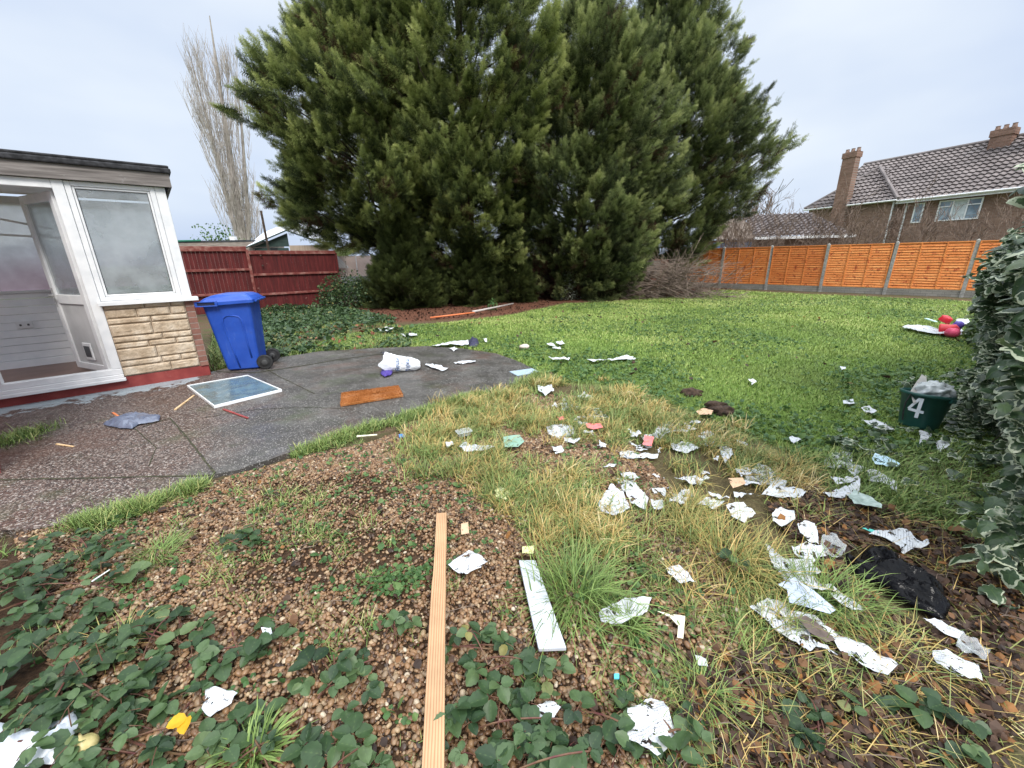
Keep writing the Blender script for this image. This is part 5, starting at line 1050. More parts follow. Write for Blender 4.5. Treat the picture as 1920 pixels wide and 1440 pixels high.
# doormat
quad = GP([(639, 767), (757, 748), (748, 730), (641, 744)]); c = quad.mean(0); a = atan2(*(quad[1]-quad[0])[::-1]); q = (quad-c)@np.array([[cos(a), sin(a)], [-sin(a), cos(a)]]).T
m = NM('coir', .95, .1); m.col(m.mix(m.ramp(m.noise(4, 3, .5, m.map(m.coord(), (1, 2.5, 1))), [(.5, 0.), (.68, .6)]), m.ramp(m.noise(110, 3), [(.3, (.22, .075, .02)), (.7, (.50, .20, .065))]), (.5, .28, .16))); m.bump(m.noise(200, 2), 1., .008)
MT = E('doormat', 'rust brown coir doormat lying on the patio', 'doormat', (c[0], c[1], PT+.002), a)
b = MB(); b.prism(q if q[0, 1] < 0 else q[::-1], 0, .028); b.build('mat_base', m.m, MT, bevel=.005)
r = np.random.default_rng(66); w_ = r.random((9000, 2)); p = (q[0]*(1-w_[:, [0]])+q[1]*w_[:, [0]])*(1-w_[:, [1]])+(q[3]*(1-w_[:, [0]])+q[2]*w_[:, [0]])*w_[:, [1]]
V, Fc, tt, n = blades(np.c_[p, np.full(len(p), .024)], r.random(9000)*6.28, r.uniform(0, .9, 9000), r.uniform(-.3, .6, 9000), r.uniform(.01, .02, 9000), np.full(9000, .0035), 2)
mk('pile', V, Fc, leafmat('coir_pile', [(0, (.24, .08, .02)), (.5, (.45, .17, .05)), (1, (.62, .32, .14))], .9, .1), MT, attrs=dict(rnd=np.repeat(np.clip(fbm(p[:, 0]*7, p[:, 1]*12, 3)*1.3-.2+r.normal(0, .15, 9000), 0, 1), n)))
# sticks on the patio
M_pine = wood('pale_pine', (.50, .33, .17), (.62, .43, .24), (.72, .54, .34), (30, 3, 30), .6, .2)
def stick(name, a, b_, w, h, mat, lab, cat, z=PT+.001, group=None):
    A = G(*a)[:2]; B_ = G(*b_)[:2]; L = np.linalg.norm(B_-A); ang = atan2(*(B_-A)[::-1])
    b = MB(); b.box(0, L*.48, -w/2, w/2, 0, h); b.box(L*.478, L, -w*.42, w*.46, .001, h*.93); o = b.build(name, mat, None, (A[0], A[1], z), rz=ang, bevel=.002); return tag(o, lab, cat, group)
stick('wood_stick', (330, 773), (365, 746), .022, .014, M_pine, 'pale wooden stick leaning out from under the glass pane', 'stick')
stick('red_strip', (420, 772), (466, 789), .022, .012, simple('red_paint', (.2, .03, .03), (.3, .06, .05), 10, .5, .1), 'dark red painted strip in front of the glass pane', 'strip')
stick('wood_splinter', (108, 838), (140, 843), .016, .01, M_pine, 'small pale splinter on the pebbly corner of the patio', 'stick')
stick('orange_scrap', (213, 778), (225, 786), .02, .008, simple('orange_scrap', (.5, .14, .05), (.6, .2, .08), 10, .6, 0), 'small orange scrap on the patio by the grey bag', 'scrap')
stick('yellow_batten', (670, 826), (708, 823), .02, .01, M_cream, 'pale yellow batten in the grass at the patio edge', 'stick', z=.035)
stick('white_straw', (176, 1101), (210, 1078), .008, .006, M_pvc, 'thin white straw on the pebbles above the left brambles', 'straw', z=.03)
flatobj('ceramic_tile', [(955, 701), (998, 695), (1012, 702), (970, 709)], m if False else M_bluec, 'pale blue printed tile at the far right edge of the patio', 'tile', .012)
flatobj('plastic_scrap', [(748, 822), (758, 821), (760, 826), (750, 828)], simple('blue_cap', (.03, .18, .5), (.05, .25, .6), 5, .4, 0), 'small bright blue scrap in the grass below the patio', 'scrap', .012, .03)
flatobj('plastic_scrap', [(1150, 1276), (1160, 1276), (1160, 1286), (1150, 1286)], simple('cyan_cap', (.08, .42, .6), (.1, .5, .68), 5, .4, 0), 'tiny cyan scrap on the pebbles above the torn bottom sheet', 'scrap', .008, .03)
c = G(983, 651, .03); b = MB(); b.V = []; V0, F0 = icos(3); b.add(V0*np.array([.09, .07, .045])*(1+.08*np.sin(V0[:, [0]]*3)), F0); o = b.build('pale_stone', simple('pale_stone', (.5, .42, .36), (.62, .55, .48), 9, .8, .3), None, (c[0], c[1], .04), smooth=True); tag(o, 'pale pinkish stone on the lawn beyond the patio', 'stone')
# clear tray
c = G(870, 818, .03); TR = E('plastic_tray', 'clear plastic tray in the grass above the grey green card', 'tray', (c[0], c[1], .045), .5)
b = loft([(rrect(-.05, .05, -.035, .035, .012), 0.), (rrect(-.06, .06, -.045, .045, .015), .035), (rrect(-.068, .068, -.052, .052, .018), .037)]); b.build('tray_body', M_film, TR)
# shopping bag lying on its side, mouth to the left
ba = G(718, 706); bb = G(789, 701); c = (ba+bb)/2; L = np.linalg.norm(bb[:2]-ba[:2]); a = atan2(*(bb[:2]-ba[:2])[::-1])
BG_ = E('shopping_bag', 'white carrier bag lettered in blue, lying on its side on the patio', 'shopping bag', (ba[0], ba[1], PT), a)
m = NM('bag_film', .35, .5); m.col(m.mix(m.ramp(m.noise(8, 4), [(.35, 0.), (.7, .7)]), (.80, .82, .84), (.58, .6, .63))); m.bump(m.noise(14, 4, .6, dist=1.), .7, .02)
def bagp(u_, t_, off=0.):                              # u along the bag 0..1, t around 0..1 (0 = ground front, .25 = facing the camera)
    R0 = .165-.035*u_; rr = R0*(1+.10*(fbm(u_*5+2, t_*9, 3)-.5)*2+.10*(1-2*np.abs(fbm(u_*7, t_*14, 6, 2)-.5)*2)-.06)*np.where(u_ > .8, np.sqrt(np.clip(1-((u_-.8)/.23)**2, .05, 1)), 1)+off
    an = t_*2*pi-pi/2; y = .165-rr*np.cos(an+pi/2-pi/2)*.8; z = np.maximum((R0*.78+rr*np.sin(an)*.90)*(1-.30*u_), .002+off)
    return np.stack([u_*L*1.0-.015*np.cos(an*2)*(1-u_), y, z], -1)
uu, tt_ = np.meshgrid(np.linspace(.02, 1, 40), np.linspace(0, 1, 61)); V = bagp(uu, tt_); V[:, 0, 0] += .03*np.sin(tt_[:, 0]*19)+.02*np.sin(tt_[:, 0]*43); V = V.reshape(-1, 3); I2 = np.arange(V.shape[0]).reshape(61, 40)
b = MB(); b.add(V, np.stack([I2[:-1, :-1], I2[:-1, 1:], I2[1:, 1:], I2[1:, :-1]], 2).reshape(-1, 4)); b.build('bag_body', m.m, BG_, smooth=True)
def lettering(txt, size, fn, mat, parent, name='lettering', font_scale=(1, 1)):
    cu = bpy.data.curves.new('t', 'FONT'); cu.body = txt; cu.size = size; cu.offset = .004*size; cu.resolution_u = 3
    to = bpy.data.objects.new('t', cu); COL.objects.link(to); dg = bpy.context.evaluated_depsgraph_get(); me = bpy.data.meshes.new_from_object(to.evaluated_get(dg)); bpy.data.objects.remove(to)
    bm = bmesh.new(); bm.from_mesh(me); bmesh.ops.triangulate(bm, faces=bm.faces); bmesh.ops.subdivide_edges(bm, edges=[e for e in bm.edges if e.calc_length() > size*.12], cuts=2); bm.to_mesh(me); bm.free()
    V = np.array([v.co for v in me.vertices]); Q = fn(V[:, 0], V[:, 1])
    for v, p in zip(me.vertices, Q): v.co = p
    me.materials.clear(); me.materials.append(mat); o = bpy.data.objects.new(name, me); link(o, parent); return o
M_ink = simple('blue_ink', (.02, .07, .22), (.04, .1, .28), 10, .5, 0)
# words run upward around the bag (letters turned a quarter)
lettering('Reuse', .098, lambda x, y: bagp(.28+(.10-y)/L*.9-.0, .15+x/.95, .005), M_ink, BG_)
lettering('Repeat', .098, lambda x, y: bagp(.54+(.10-y)/L*.9, .13+x/.92, .005), M_ink, BG_)
polyobj('purple_cloth', S([713,706,722,692,732,688,738,697,735,708,722,712]), simple('purple_cloth', (.03, .02, .14), (.08, .05, .28), 12, .7, .3), 'small purple cloth at the mouth of the shopping bag', 'cloth', None, .01, .02, .06, step=.02)
polyobj('dark_cloth', S([878,643,886,636,897,641,898,647,892,652,880,651]), simple('navy_cloth', (.015, .015, .04), (.04, .04, .08), 12, .7, .3), 'dark navy crumpled cloth at the back edge of the patio', 'cloth', None, .01, .02, .10, step=.03)
# timber plank and shelf board
A = G(828, 964, .05)[:2]; B_ = G(812, 1440, .05)[:2]; d = nrm((B_-A)[None])[0]; B_ = B_+d*.35; Lp_ = np.linalg.norm(B_-A); ang = atan2(d[1], d[0])
m = NM('sawn_timber', .7, .3); sx = m.n('ShaderNodeSeparateXYZ', {0: m.coord()}); v = m.map(m.coord(), (1.2, 14, 14)); gn = m.noise(1, 3, .5, v, .3)
rg = m.math('FRACT', m.math('ADD', m.math('MULTIPLY', sx.outputs[1], 105), m.math('MULTIPLY', gn, 2.2)))
c_ = m.ramp(rg, [(0, (.46, .27, .145)), (.5, (.55, .35, .20)), (.82, (.42, .23, .12)), (.95, (.30, .145, .07)), (1, (.44, .26, .14))])
c_ = m.mix(.6, c_, m.ramp(m.noise(7, 4), [(.3, .62), (.65, 1.)]), 'MULTIPLY')
vo = m.n('ShaderNodeTexVoronoi', {'Vector': m.map(m.coord(), (2.1, 6, .1)), 'Scale': 1.}); c_ = m.mix(m.ramp(vo.outputs['Distance'], [(.13, .9), (.20, .0)]), c_, (.13, .06, .03))
m.col(c_); m.bump(rg, .25, .002)
b = MB(); nS = 30; s = np.linspace(0, Lp_, nS); hw = np.where(s > .55, .033, .030); wav = .0015*np.sin(s*6); V = []
for x, h_, ww in zip(s, hw, wav):
    for y, z in ((-h_, 0), (h_, 0), (h_, .026), (-h_, .026)): V.append([x, y+ww, z+.01*sin(x*1.5)])
i = np.arange(nS-1)[:, None]*4; j = np.arange(4)[None]; k2 = (j+1) % 4; b.add(V, np.stack([i+j, i+k2, i+4+k2, i+4+j], 2).reshape(-1, 4)); b.F[4].append(np.array([[3, 2, 1, 0], [(nS-1)*4, (nS-1)*4+1, (nS-1)*4+2, (nS-1)*4+3]]))
o = b.build('timber_plank', m.m, None, (A[0], A[1], .034), rz=ang, bevel=.002); tag(o, 'long sawn timber plank lying on the gravel towards the camera', 'plank')
q = GP([(973, 1050), (1004, 1050), (1062, 1214), (1010, 1216)], .05); flat = flatobj('shelf_board', [(973, 1050), (1004, 1050), (1062, 1214), (1010, 1216)], simple('white_laminate', (.50, .53, .60), (.62, .64, .69), 9, .4, 0, spec=.5), 'white laminated shelf board on the pebbles beside the large tussock', 'board', .018, .032, z0=.05)
# poles by the trees
A, B_, C_ = G(807, 600), G(890, 592), G(965, 577); b = MB(); b.tube([[0, 0, .03], [*(B_-A)[:2], .06]], [.022, .022], 8); o = b.build('orange_pole', simple('orange_pole', (.62, .17, .06), (.72, .22, .09), 3, .5, 0), None, (A[0], A[1], .03), smooth=True); tag(o, 'thin orange pole lying along the edge of the lawn under the trees', 'pole')
b = MB(); b.tube([[0, 0, .08], [.15, .12, .09], [*(C_-B_)[:2], .10]], [.035, .03, .024], 8); o = b.build('white_pole', simple('grey_white_pole', (.42, .38, .35), (.55, .5, .46), 3, .5, 0), None, (B_[0]-.05, B_[1], .03), smooth=True); tag(o, 'grey white pole continuing the orange one under the trees', 'pole')
for px, py in ((1147, 554),):
    c = G(px+4, py+2); b = MB(); b.lathe([(.0, 0), (.09, 0), (.11, .03), (.1, .2), (.075, .2), (.07, .02), (.0, .015)], 16, (0, 0, 0)); o = b.build('white_pot', M_pvc, None, (c[0], c[1], .12), smooth=True); o.rotation_euler = (radians(75), 0, .6); tag(o, 'white plastic pot lying by the left end of the brushwood pile', 'pot')
# coloured things on a cloth, far right lawn
polyobj('pale_cloth', S([1689,620,1706,617,1740,621,1778,629,1800,626,1812,632,1778,634,1750,632,1722,628]), M_plain, 'pale cloth spread on the lawn under the red tubs', 'cloth', None, .05, .03, .03, step=.06)
polyobj('pale_cloth', S([1789,606,1815,604,1819,612,1796,614]), M_plain, 'white litter on the lawn behind the purple tub', 'litter', None, .05, .03, .03, step=.06)
M_rp = simple('red_plastic', (.6, .015, .03), (.72, .03, .05), 3, .35, 0, spec=.5)
def tub(name, px, py, z, rad, hh, mat, lab, cat, rot):
    c = G(px, py, .06); b = MB(); b.lathe([(0, 0), (rad, 0), (rad*1.08, hh*.1), (rad*.95, hh*.5), (rad, hh*.8), (rad*.6, hh*.92), (rad*.35, hh), (0, hh)], 16); o = b.build(name, mat, None, (c[0], c[1], z), smooth=True); o.rotation_euler = rot; return tag(o, lab, cat)
tub('red_tub', 1758, 624, .12, .10, .26, M_rp, 'red plastic tub lying on the pale cloth on the far lawn', 'tub', (radians(85), 0, .8))
tub('red_bowl', 1764, 619, .22, .09, .12, M_rp, 'red bowl resting behind the red tub on the far lawn', 'bowl', (radians(20), .3, 0))
tub('pink_tub', 1780, 628, .10, .08, .2, simple('pink_plastic', (.65, .06, .14), (.75, .1, .2), 3, .4, 0), 'pinkish red tub beside the purple one on the pale cloth', 'tub', (radians(80), 0, -.5))
tub('purple_tub', 1786, 624, .13, .075, .16, simple('purple_plastic', (.10, .06, .35), (.16, .1, .45), 3, .4, 0), 'small purple tub at the right of the red tubs', 'tub', (radians(30), 0, .5))
stick('cyan_strip', (1734, 605), (1752, 611), .06, .02, simple('pale_cyan', (.5, .75, .72), (.6, .82, .8), 3, .4, 0), 'pale cyan strip on the lawn behind the red tubs', 'strip', .08)
# brushwood pile
c = G(1258, 560)[:2]; r = np.random.default_rng(404); BR = E('brushwood_pile', 'heap of cut bare branches at the foot of the right conifer', 'brushwood pile', (c[0], c[1]+.6, 0)); b = MB()
for k in range(210):
    x = r.normal(0, .70); y = r.normal(0, .4); hgt_ = max(.05, 1.4*exp(-(x/.95)**2))*r.random(); a = r.normal(-.15, .7)+(pi if r.random() < .4 else 0); e = r.normal(-.05, .22); L = r.uniform(.5, 1.5)
    branchy(b, [x-cos(a)*L*.4, y-sin(a)*L*.1, hgt_+.05], [cos(a), .5*sin(a), e+(.2 if hgt_ < .15 else 0)], L, r.uniform(.008, .02), 2, r, .35, .05, 3, .004)
for x0, x1, z0, z1 in ((-1.0, .55, .78, .06), (-.3, 1.1, .6, .05), (.9, 1.25, .02, 1.0), (.2, 1.2, .5, .12)): b.tube([[x0, -.5, z0], [(x0+x1)/2, -.6, (z0+z1)/2-.03], [x1, -.6, z1]], [.025, .02, .014], 6)
Vv = b.V
for v in Vv: v[:, 2] = np.where(v[:, 2] < .01, .01+.02*np.abs(v[:, 2]), v[:, 2])
b.build('branches', simple('grey_brushwood', (.11, .08, .065), (.28, .215, .17), 4, .85, 0), BR)
c = G(1242, 552)[:2]; o = E('cut_stump', 'split reddish tree stump standing behind the brushwood pile', 'stump', (c[0]+.2, c[1]+1.2, 0)); b = MB()
P0 = rrect(-.38, .38, -.2, .2, .12, 4); r = np.random.default_rng(3); jag = r.uniform(-.05, .12, len(P0))
b2 = loft([(P0*1.15, 0.), (P0, .4), (P0*.95, .9), (P0*.9, 1.28+jag)]); b2.build('stump_wood', wood('split_red_wood', (.16, .07, .05), (.28, .13, .09), (.45, .3, .2), (14, 14, 1.5), .8, .6), o)
b3 = MB(); b3.box(-.62, -.05, -.24, -.2, .7, 1.32); b3.build('slab', M_greyw, o, rz=.05)
polyobj('white_litter', S([1248,520,1262,516,1282,520,1284,530,1262,532]), M_plain, 'white litter caught on the brushwood pile', 'litter', None, .62, .04, .05, step=.07)

# ================================================================ BUCKET
c = G(1738, 812)[:2]+np.array([.05, .14]); BK = E('green_bucket', 'dark green bucket with a painted white 4, full of rubbish beside the ivy', 'bucket', (c[0], c[1], .0), 0); BK.rotation_euler = (radians(-4), radians(5), 0)
M_gb = simple('dark_green_plastic', (.012, .065, .055), (.02, .09, .075), 8, .4, .1, spec=.5)
b = MB(); b.lathe([(.001, .005), (.125, .005), (.13, .02), (.165, .29), (.178, .29), (.18, .315), (.168, .318), (.158, .30), (.125, .03), (.001, .03)], 36); b.build('bucket_body', M_gb, BK, smooth=True, bevel=0)
def bkp(x, y, off=.003): z = .06+y; R0 = .13+.035*z/.29+off; a = -pi/2-1.08+x/R0; return np.stack([R0*np.cos(a), R0*np.sin(a), z], -1)
b = MB()
for (xa, ya), (xb, yb), wd_ in (((.0, .055), (.062, .165), .020), ((.0, .055), (.105, .048), .024), ((.066, -.01), (.074, .168), .024)):
    for k in range(10):
        t0, t1 = k/10, (k+1)/10; dx, dy = xb-xa, yb-ya; l_ = hypot(dx, dy); nx2, ny2 = -dy/l_*wd_/2, dx/l_*wd_/2
        q4 = [(xa+dx*t0+nx2, ya+dy*t0+ny2), (xa+dx*t1+nx2, ya+dy*t1+ny2), (xa+dx*t1-nx2, ya+dy*t1-ny2), (xa+dx*t0-nx2, ya+dy*t0-ny2)][::-1]
        b.add([bkp(np.float64(x-.055), np.float64(y+.05), .003+.0004*(wd_ > .022)+.0004*(xb > .1)) for x, y in q4], [[0, 1, 2, 3]])
b.build('number', simple('white_paint', (.68, .72, .78), (.8, .82, .86), 12, .5, 0), BK)
b = MB(); b.tube([(-.178, -.03, .30), (-.192, -.02, .22), (-.188, -.02, .14), (-.172, -.02, .06)], [.006]*4, 6); b.build('handle', M_blk, BK); b = MB(); b.box(.02, .06, -.19, -.165, .27, .30); b.build('lug', M_gb, BK)
o = polyobj('rubbish_card', [(1722, 745), (1760, 732), (1776, 736), (1772, 752), (1735, 757)], simple('grey_card', (.42, .4, .37), (.55, .52, .48), 9, .8, .1), 'grey card sticking out of the green bucket', 'card', None, .0, .004); o.location = (c[0]-.03, c[1]+.05, .345); o.rotation_euler = (radians(38), radians(-12), .2)
Vz = np.array([v.co for v in o.data.vertices]); Vz[:, 2] -= Vz[:, 2].mean(); Vz[:, :2] *= .17/max(np.abs(Vz[:, :2]).max(), .01)
for v, p in zip(o.data.vertices, Vz): v.co = p
V0, F0 = icos(4); nn = fbm(V0[:, 0]*4+3, V0[:, 1]*4+V0[:, 2]*3, 8, 3); o = mk('clear_packaging', V0*np.array([.12, .12, .08])*(.6+.8*nn)[:, None], F0, simple('cloudy_plastic', (.35, .38, .38), (.6, .62, .62), 14, .2, .5, 30, .7), None, (c[0]+.05, c[1]-.01, .335), smooth=True); tag(o, 'crumpled cloudy plastic packaging filling the green bucket', 'packaging')

# ================================================================ BRAMBLES, IVY
def leaflet(rows=7, cols=4, serr=.05, wmax=.40):
    V, Fc, e, v_ = [], [], [], []
    for i in range(rows):
        t = i/(rows-1); w = wmax*(sin(pi*min(1, t**.85))**.62)*(1-.12*t)+.004
        for j in range(-cols//2, cols//2+1):
            s = j/(cols/2); ww = w*(1+(serr/wmax if (abs(j) == cols//2 and i % 2) else 0))
            V.append([ww*s, t, .10*abs(s)*w/wmax*1.1-.12*t*t+.02*(i % 2)*(abs(s) > .2)]); e.append(max(abs(s), 2*abs(t-.5)**1.5)); v_.append(abs(s)*.9+.12*(i % 2))
    n = cols+1
    for i in range(rows-1):
        for j in range(cols): a = i*n+j; Fc.append([a, a+1, a+1+n, a+n])
    return np.array(V), np.array(Fc), np.array(e), np.array(v_)
LL = leaflet(9, 4)
def bramble(c, rx, ry, N, seed, label, size=.045, hmax=.16, group='bramble plants creeping over the gravel', name='bramble', canes=3):
    r = np.random.default_rng(seed); root = E(name, label, 'bramble', (c[0], c[1], 0), 0, group)
    a = r.random(N)*6.28; q = np.sqrt(r.random(N)); x = np.cos(a)*q*rx; y = np.sin(a)*q*ry; z = .035+hmax*r.random(N)**1.3*(1-.6*q)
    kk = r.choice([3, 5], N, p=[.75, .25]); pos, d, s, rn = [], [], [], []; stems = MB()
    for i in range(N):
        p = np.array([x[i], y[i], z[i]+gz(x[i]+c[0], y[i]+c[1])]); az = r.random()*6.28; s0 = size*r.lognormal(0, .22); base = r.random()**1.2
        for k in range(kk[i]):
            off = (k-(kk[i]-1)/2)*(1.25 if kk[i] == 3 else .85); el = r.normal(-.02, .28); aa = az+off
            dd = np.array([cos(aa)*cos(el), sin(aa)*cos(el), sin(el)]); pos.append(p+dd*s0*.12); d.append(dd); s.append(s0*(1.15 if abs(off) < .1 else .92)); rn.append(np.clip(base*.8+r.normal(.05, .08), 0, 1))
        e0 = p-np.array([cos(az)*.05, sin(az)*.05, min(z[i], .05)]); stems.tube([e0, (e0+p)/2+[0, 0, .008], p], [.0018, .0015, .0012], 4, False)
    pos, d, s = np.array(pos), np.array(d), np.array(s)
    V, Fc, n = scatter(LL[0], LL[1], pos, frames(d, r.normal(0, .28, len(d))), s)
    mk('leaves', V, Fc, M_bramble, root, attrs=dict(rnd=np.repeat(rn, n), e=np.tile(LL[2], len(pos)), v=np.tile(LL[3], len(pos))), smooth=True)
    for k in range(canes):
        a = r.random()*6.28; A = np.array([cos(a)*rx, sin(a)*ry, .02]); B_ = -A*r.uniform(.5, 1)+[0, 0, .02]; M_ = r.normal(0, .03, 3)+[0, 0, hmax*.7+.02]
        P = [A*(1-t)**2+2*t*(1-t)*M_+B_*t*t for t in np.linspace(0, 1, 9)]; stems.tube(P, [.003]*9, 5)
    stems.build('canes', M_cane, root); return root
for i, (px, py, rx, ry, N, lab) in enumerate([
 (60, 1120, .42, .22, 110, 'dense bramble bush at the left edge below the patio corner'), (130, 1260, .34, .22, 105, 'dense bramble leaves left of the yellow leaves'),
 (40, 1400, .36, .20, 60, 'bramble leaves around the white bag in the bottom left corner'), (300, 1180, .22, .12, 30, 'bramble sprig left of the middle pebbles'),
 (440, 1200, .20, .10, 26, 'bramble sprig in the middle of the left pebbles'), (300, 1370, .30, .16, 46, 'bramble plant around the yellow leaves'),
 (480, 1400, .16, .12, 22, 'bramble sprig at the bottom edge left of the plank'), (630, 1270, .16, .12, 24, 'bramble sprig left of the plank, halfway down'),
 (640, 1420, .16, .08, 15, 'bramble sprig at the bottom edge touching the plank'), (750, 1160, .06, .07, 7, 'small bramble sprig above the middle of the plank'),
 (890, 1200, .12, .09, 14, 'bramble sprig right of the plank below the printed sheet'), (960, 1240, .20, .08, 28, 'bramble plant under the end of the white shelf board'),
 (950, 1350, .24, .13, 62, 'thick bramble plant right of the plank foot'), (1040, 1420, .2, .08, 26, 'bramble plant at the bottom edge below the torn scrap'),
 (1150, 1350, .14, .09, 16, 'bramble sprig left of the torn bottom sheet'), (1260, 1370, .10, .09, 9, 'bramble leaves over the torn bottom sheet'),
 (1530, 1340, .16, .08, 16, 'bramble sprig at the bottom edge under the straw grass'), (1760, 1360, .18, .11, 20, 'bramble sprig near the bottom right corner'),
 (450, 1010, .12, .08, 8, 'small bramble sprig in the upper left pebbles'), (150, 1030, .3, .16, 34, 'bramble leaves along the near edge of the patio corner'),
 (1380, 1060, .08, .06, 6, 'small bramble leaf group below the tan card')]):
    c = G(px, py, .05); bramble(c, rx, ry, int(N*(.54 if px < 200 else .5 if px < 830 else .40))+2, 500+i, lab, size=.047, hmax=.16 if px < 200 else .08)
# two yellow leaves
c = G(350, 1345, .15); YL = E('yellow_leaf', 'pair of yellow and brown bramble leaves above the pebbles', 'leaf', (c[0], c[1], 0)); Rr = frames(np.array([[-.8, -.55, .1], [.45, -.9, .0]]), np.array([.2, -.3]))
for k in range(2):
    V, Fc, n = scatter(LL[0], LL[1], np.array([[0, 0, .15]]), Rr[k:k+1], np.array([.05])); mk('leaflet', V, Fc, M_yleaf, YL, attrs=dict(rnd=np.full(len(V), .5), e=LL[2], v=np.ones(len(V))), smooth=True)
# ferny yarrow patch
c = G(745, 1095); q = np.array([c[0], c[1]])+np.random.default_rng(6).normal(0, 1, (130, 2))*[.09, .05]
leafscatter('ferny_weed', q, .02, M_weed, 'ferny green weed patch left of the plank', per=3, seed=61)
# tussocks
def tussock(px, py, N, L, rad, label, mat, seed, lean=(.1, 1.1), curve=(.6, 1.8), w=.0036):
    c = G(px, py); r = np.random.default_rng(seed); q = r.normal(0, rad, (N, 2)); az = np.arctan2(q[:, 1], q[:, 0])+r.normal(0, 1.0, N); le = r.uniform(*lean, N)
    V, Fc, tt, n = blades(np.c_[q, np.full(N, .0)], az, le, r.uniform(*curve, N), L*r.uniform(.5, 1.2, N), w*r.uniform(.7, 1.3, N), 6)
    T = E('grass_tussock', label, 'grass tussock', (c[0], c[1], float(gz(c[0], c[1]))), 0, 'distinct tufts of long grass'); mk('blades', V, Fc, mat, T, attrs=dict(rnd=np.repeat(np.clip(r.beta(2, 3.2, N), 0, 1), n), t=tt))
tussock(1080, 1120, 520, .27, .075, 'largest green tussock, hanging over the white shelf board', M_green, 701, w=.0045, lean=(.05, 1.35), curve=(.3, 2.4))
tussock(1370, 1050, 620, .27, .11, 'big straw and green tussock left of the curled papers', M_long, 702, lean=(.05, 1.4), curve=(.3, 2.4))
tussock(1540, 1130, 420, .24, .07, 'loose green tussock between the long papers and the black bag', M_green, 703)
tussock(300, 1040, 240, .17, .03, 'flattened tussock on the pebbles below the patio', M_green, 704, lean=(.5, 1.4))
tussock(800, 860, 260, .15, .03, 'green tussock above the pebbles, left of the white sheet by the green card', M_green, 705)
tussock(1180, 1180, 180, .14, .02, 'short green tuft beside the shredded paper', M_green, 706)
tussock(230, 1210, 120, .16, .02, 'thin pale tuft among the left brambles', M_long, 707)
tussock(1000, 800, 260, .2, .05, 'straw tussock left of the torn newspaper strip', M_long, 708)
tussock(870, 760, 300, .17, .06, 'straw tussock at the broken corner of the patio', M_long, 709)
tussock(1310, 1300, 160, .16, .03, 'green tuft right of the torn bottom sheet', M_green, 710, lean=(.2, 1.3))
tussock(480, 1420, 130, .15, .015, 'broad bladed green tuft at the bottom edge left of the plank', M_green, 711, w=.008)
tussock(1290, 960, 360, .2, .06, 'straw tussock left of the crushed paper', M_long, 712)
tussock(1480, 880, 260, .2, .06, 'straw tussock right of the long sunk sheet', M_long, 713)
tussock(1670, 1230, 200, .18, .06, 'straw tussock below the black bag', M_long, 714, lean=(.5, 1.5))

# ivy hedge at the right
def ivyleaf():
    a = np.linspace(-pi, pi, 21)[:-1]; rad = .42+.13*np.cos(a*2.5)**2*0+np.array([.30, .42, .40, .34, .47, .52, .40, .38, .52, .66, .78, .66, .52, .38, .40, .52, .47, .34, .40, .42])-.42
    o_ = np.stack([np.sin(a)*rad, np.cos(a)*rad+.35, -.10*rad**2*2-.05*np.sin(a*5)], 1); i_ = np.stack([np.sin(a)*rad*.62, np.cos(a)*rad*.62+.35, .02+.02*np.cos(a*5)], 1); V = np.vstack([[[0, .35, .0]], i_, o_]); n = 20; Fc = []
    for k in range(n): k2 = (k+1) % n; Fc += [[0, 1+k2, 1+k], [1+k, 1+k2, 1+n+k2], [1+k, 1+n+k2, 1+n+k]]
    e = np.r_[0, np.full(n, .62), np.full(n, 1.15)]; v = np.r_[.0, np.abs(np.sin(a*2.5)), np.abs(np.sin(a*2.5))]
    return V, np.array(Fc), e, v
IL = ivyleaf()
def ivymass(name, label, cat, pts, dirs, size, seed, mat=None, kind=None, group=None, stems=True, smin=1.):
    r = np.random.default_rng(seed); c0 = np.array([*pts.mean(0)[:2], 0]); root = E(name, label, cat, tuple(c0), 0, group) if not kind else None
    P = pts-c0 if root else pts; K = len(P); d = nrm(dirs); s = size*r.lognormal(0, .28, K)
    V, Fc, n = scatter(IL[0], IL[1], P, frames(d, r.normal(0, .45, K)), s); lowz = V[:, 2] < .008; V[lowz, 2] = .008+.01*r.random(lowz.sum()); rn = np.clip(r.beta(1.6, 2.2, K)+.0, 0, 1)
    o = mk('leaves' if root else name, V, Fc, mat or M_ivy, root, attrs=dict(rnd=np.repeat(rn, n), e=np.tile(IL[2], K), v=np.tile(IL[3], K)), smooth=True)
    if not root: tag(o, label, None, None, kind)
    if stems and root:
        b = MB()
        for k in range(min(26, K//28)):
            p = P[r.integers(0, K)]; p = P[np.argmin(np.abs(P[:, 2]-.6*r.random())+.3*r.random(K))]; g = np.array([p[0]+.45+abs(r.normal(.1, .15)), p[1]+r.normal(.3, .2), .0]); m_ = (p+g)/2+r.normal(0, .08, 3)+[0, 0, .1]; b.tube([g, m_, p*.97+g*.03], [.006, .004, .002], 5, False)
        b.build('stems', M_bark, root)
    return root or o
r = np.random.default_rng(808); N = 11500
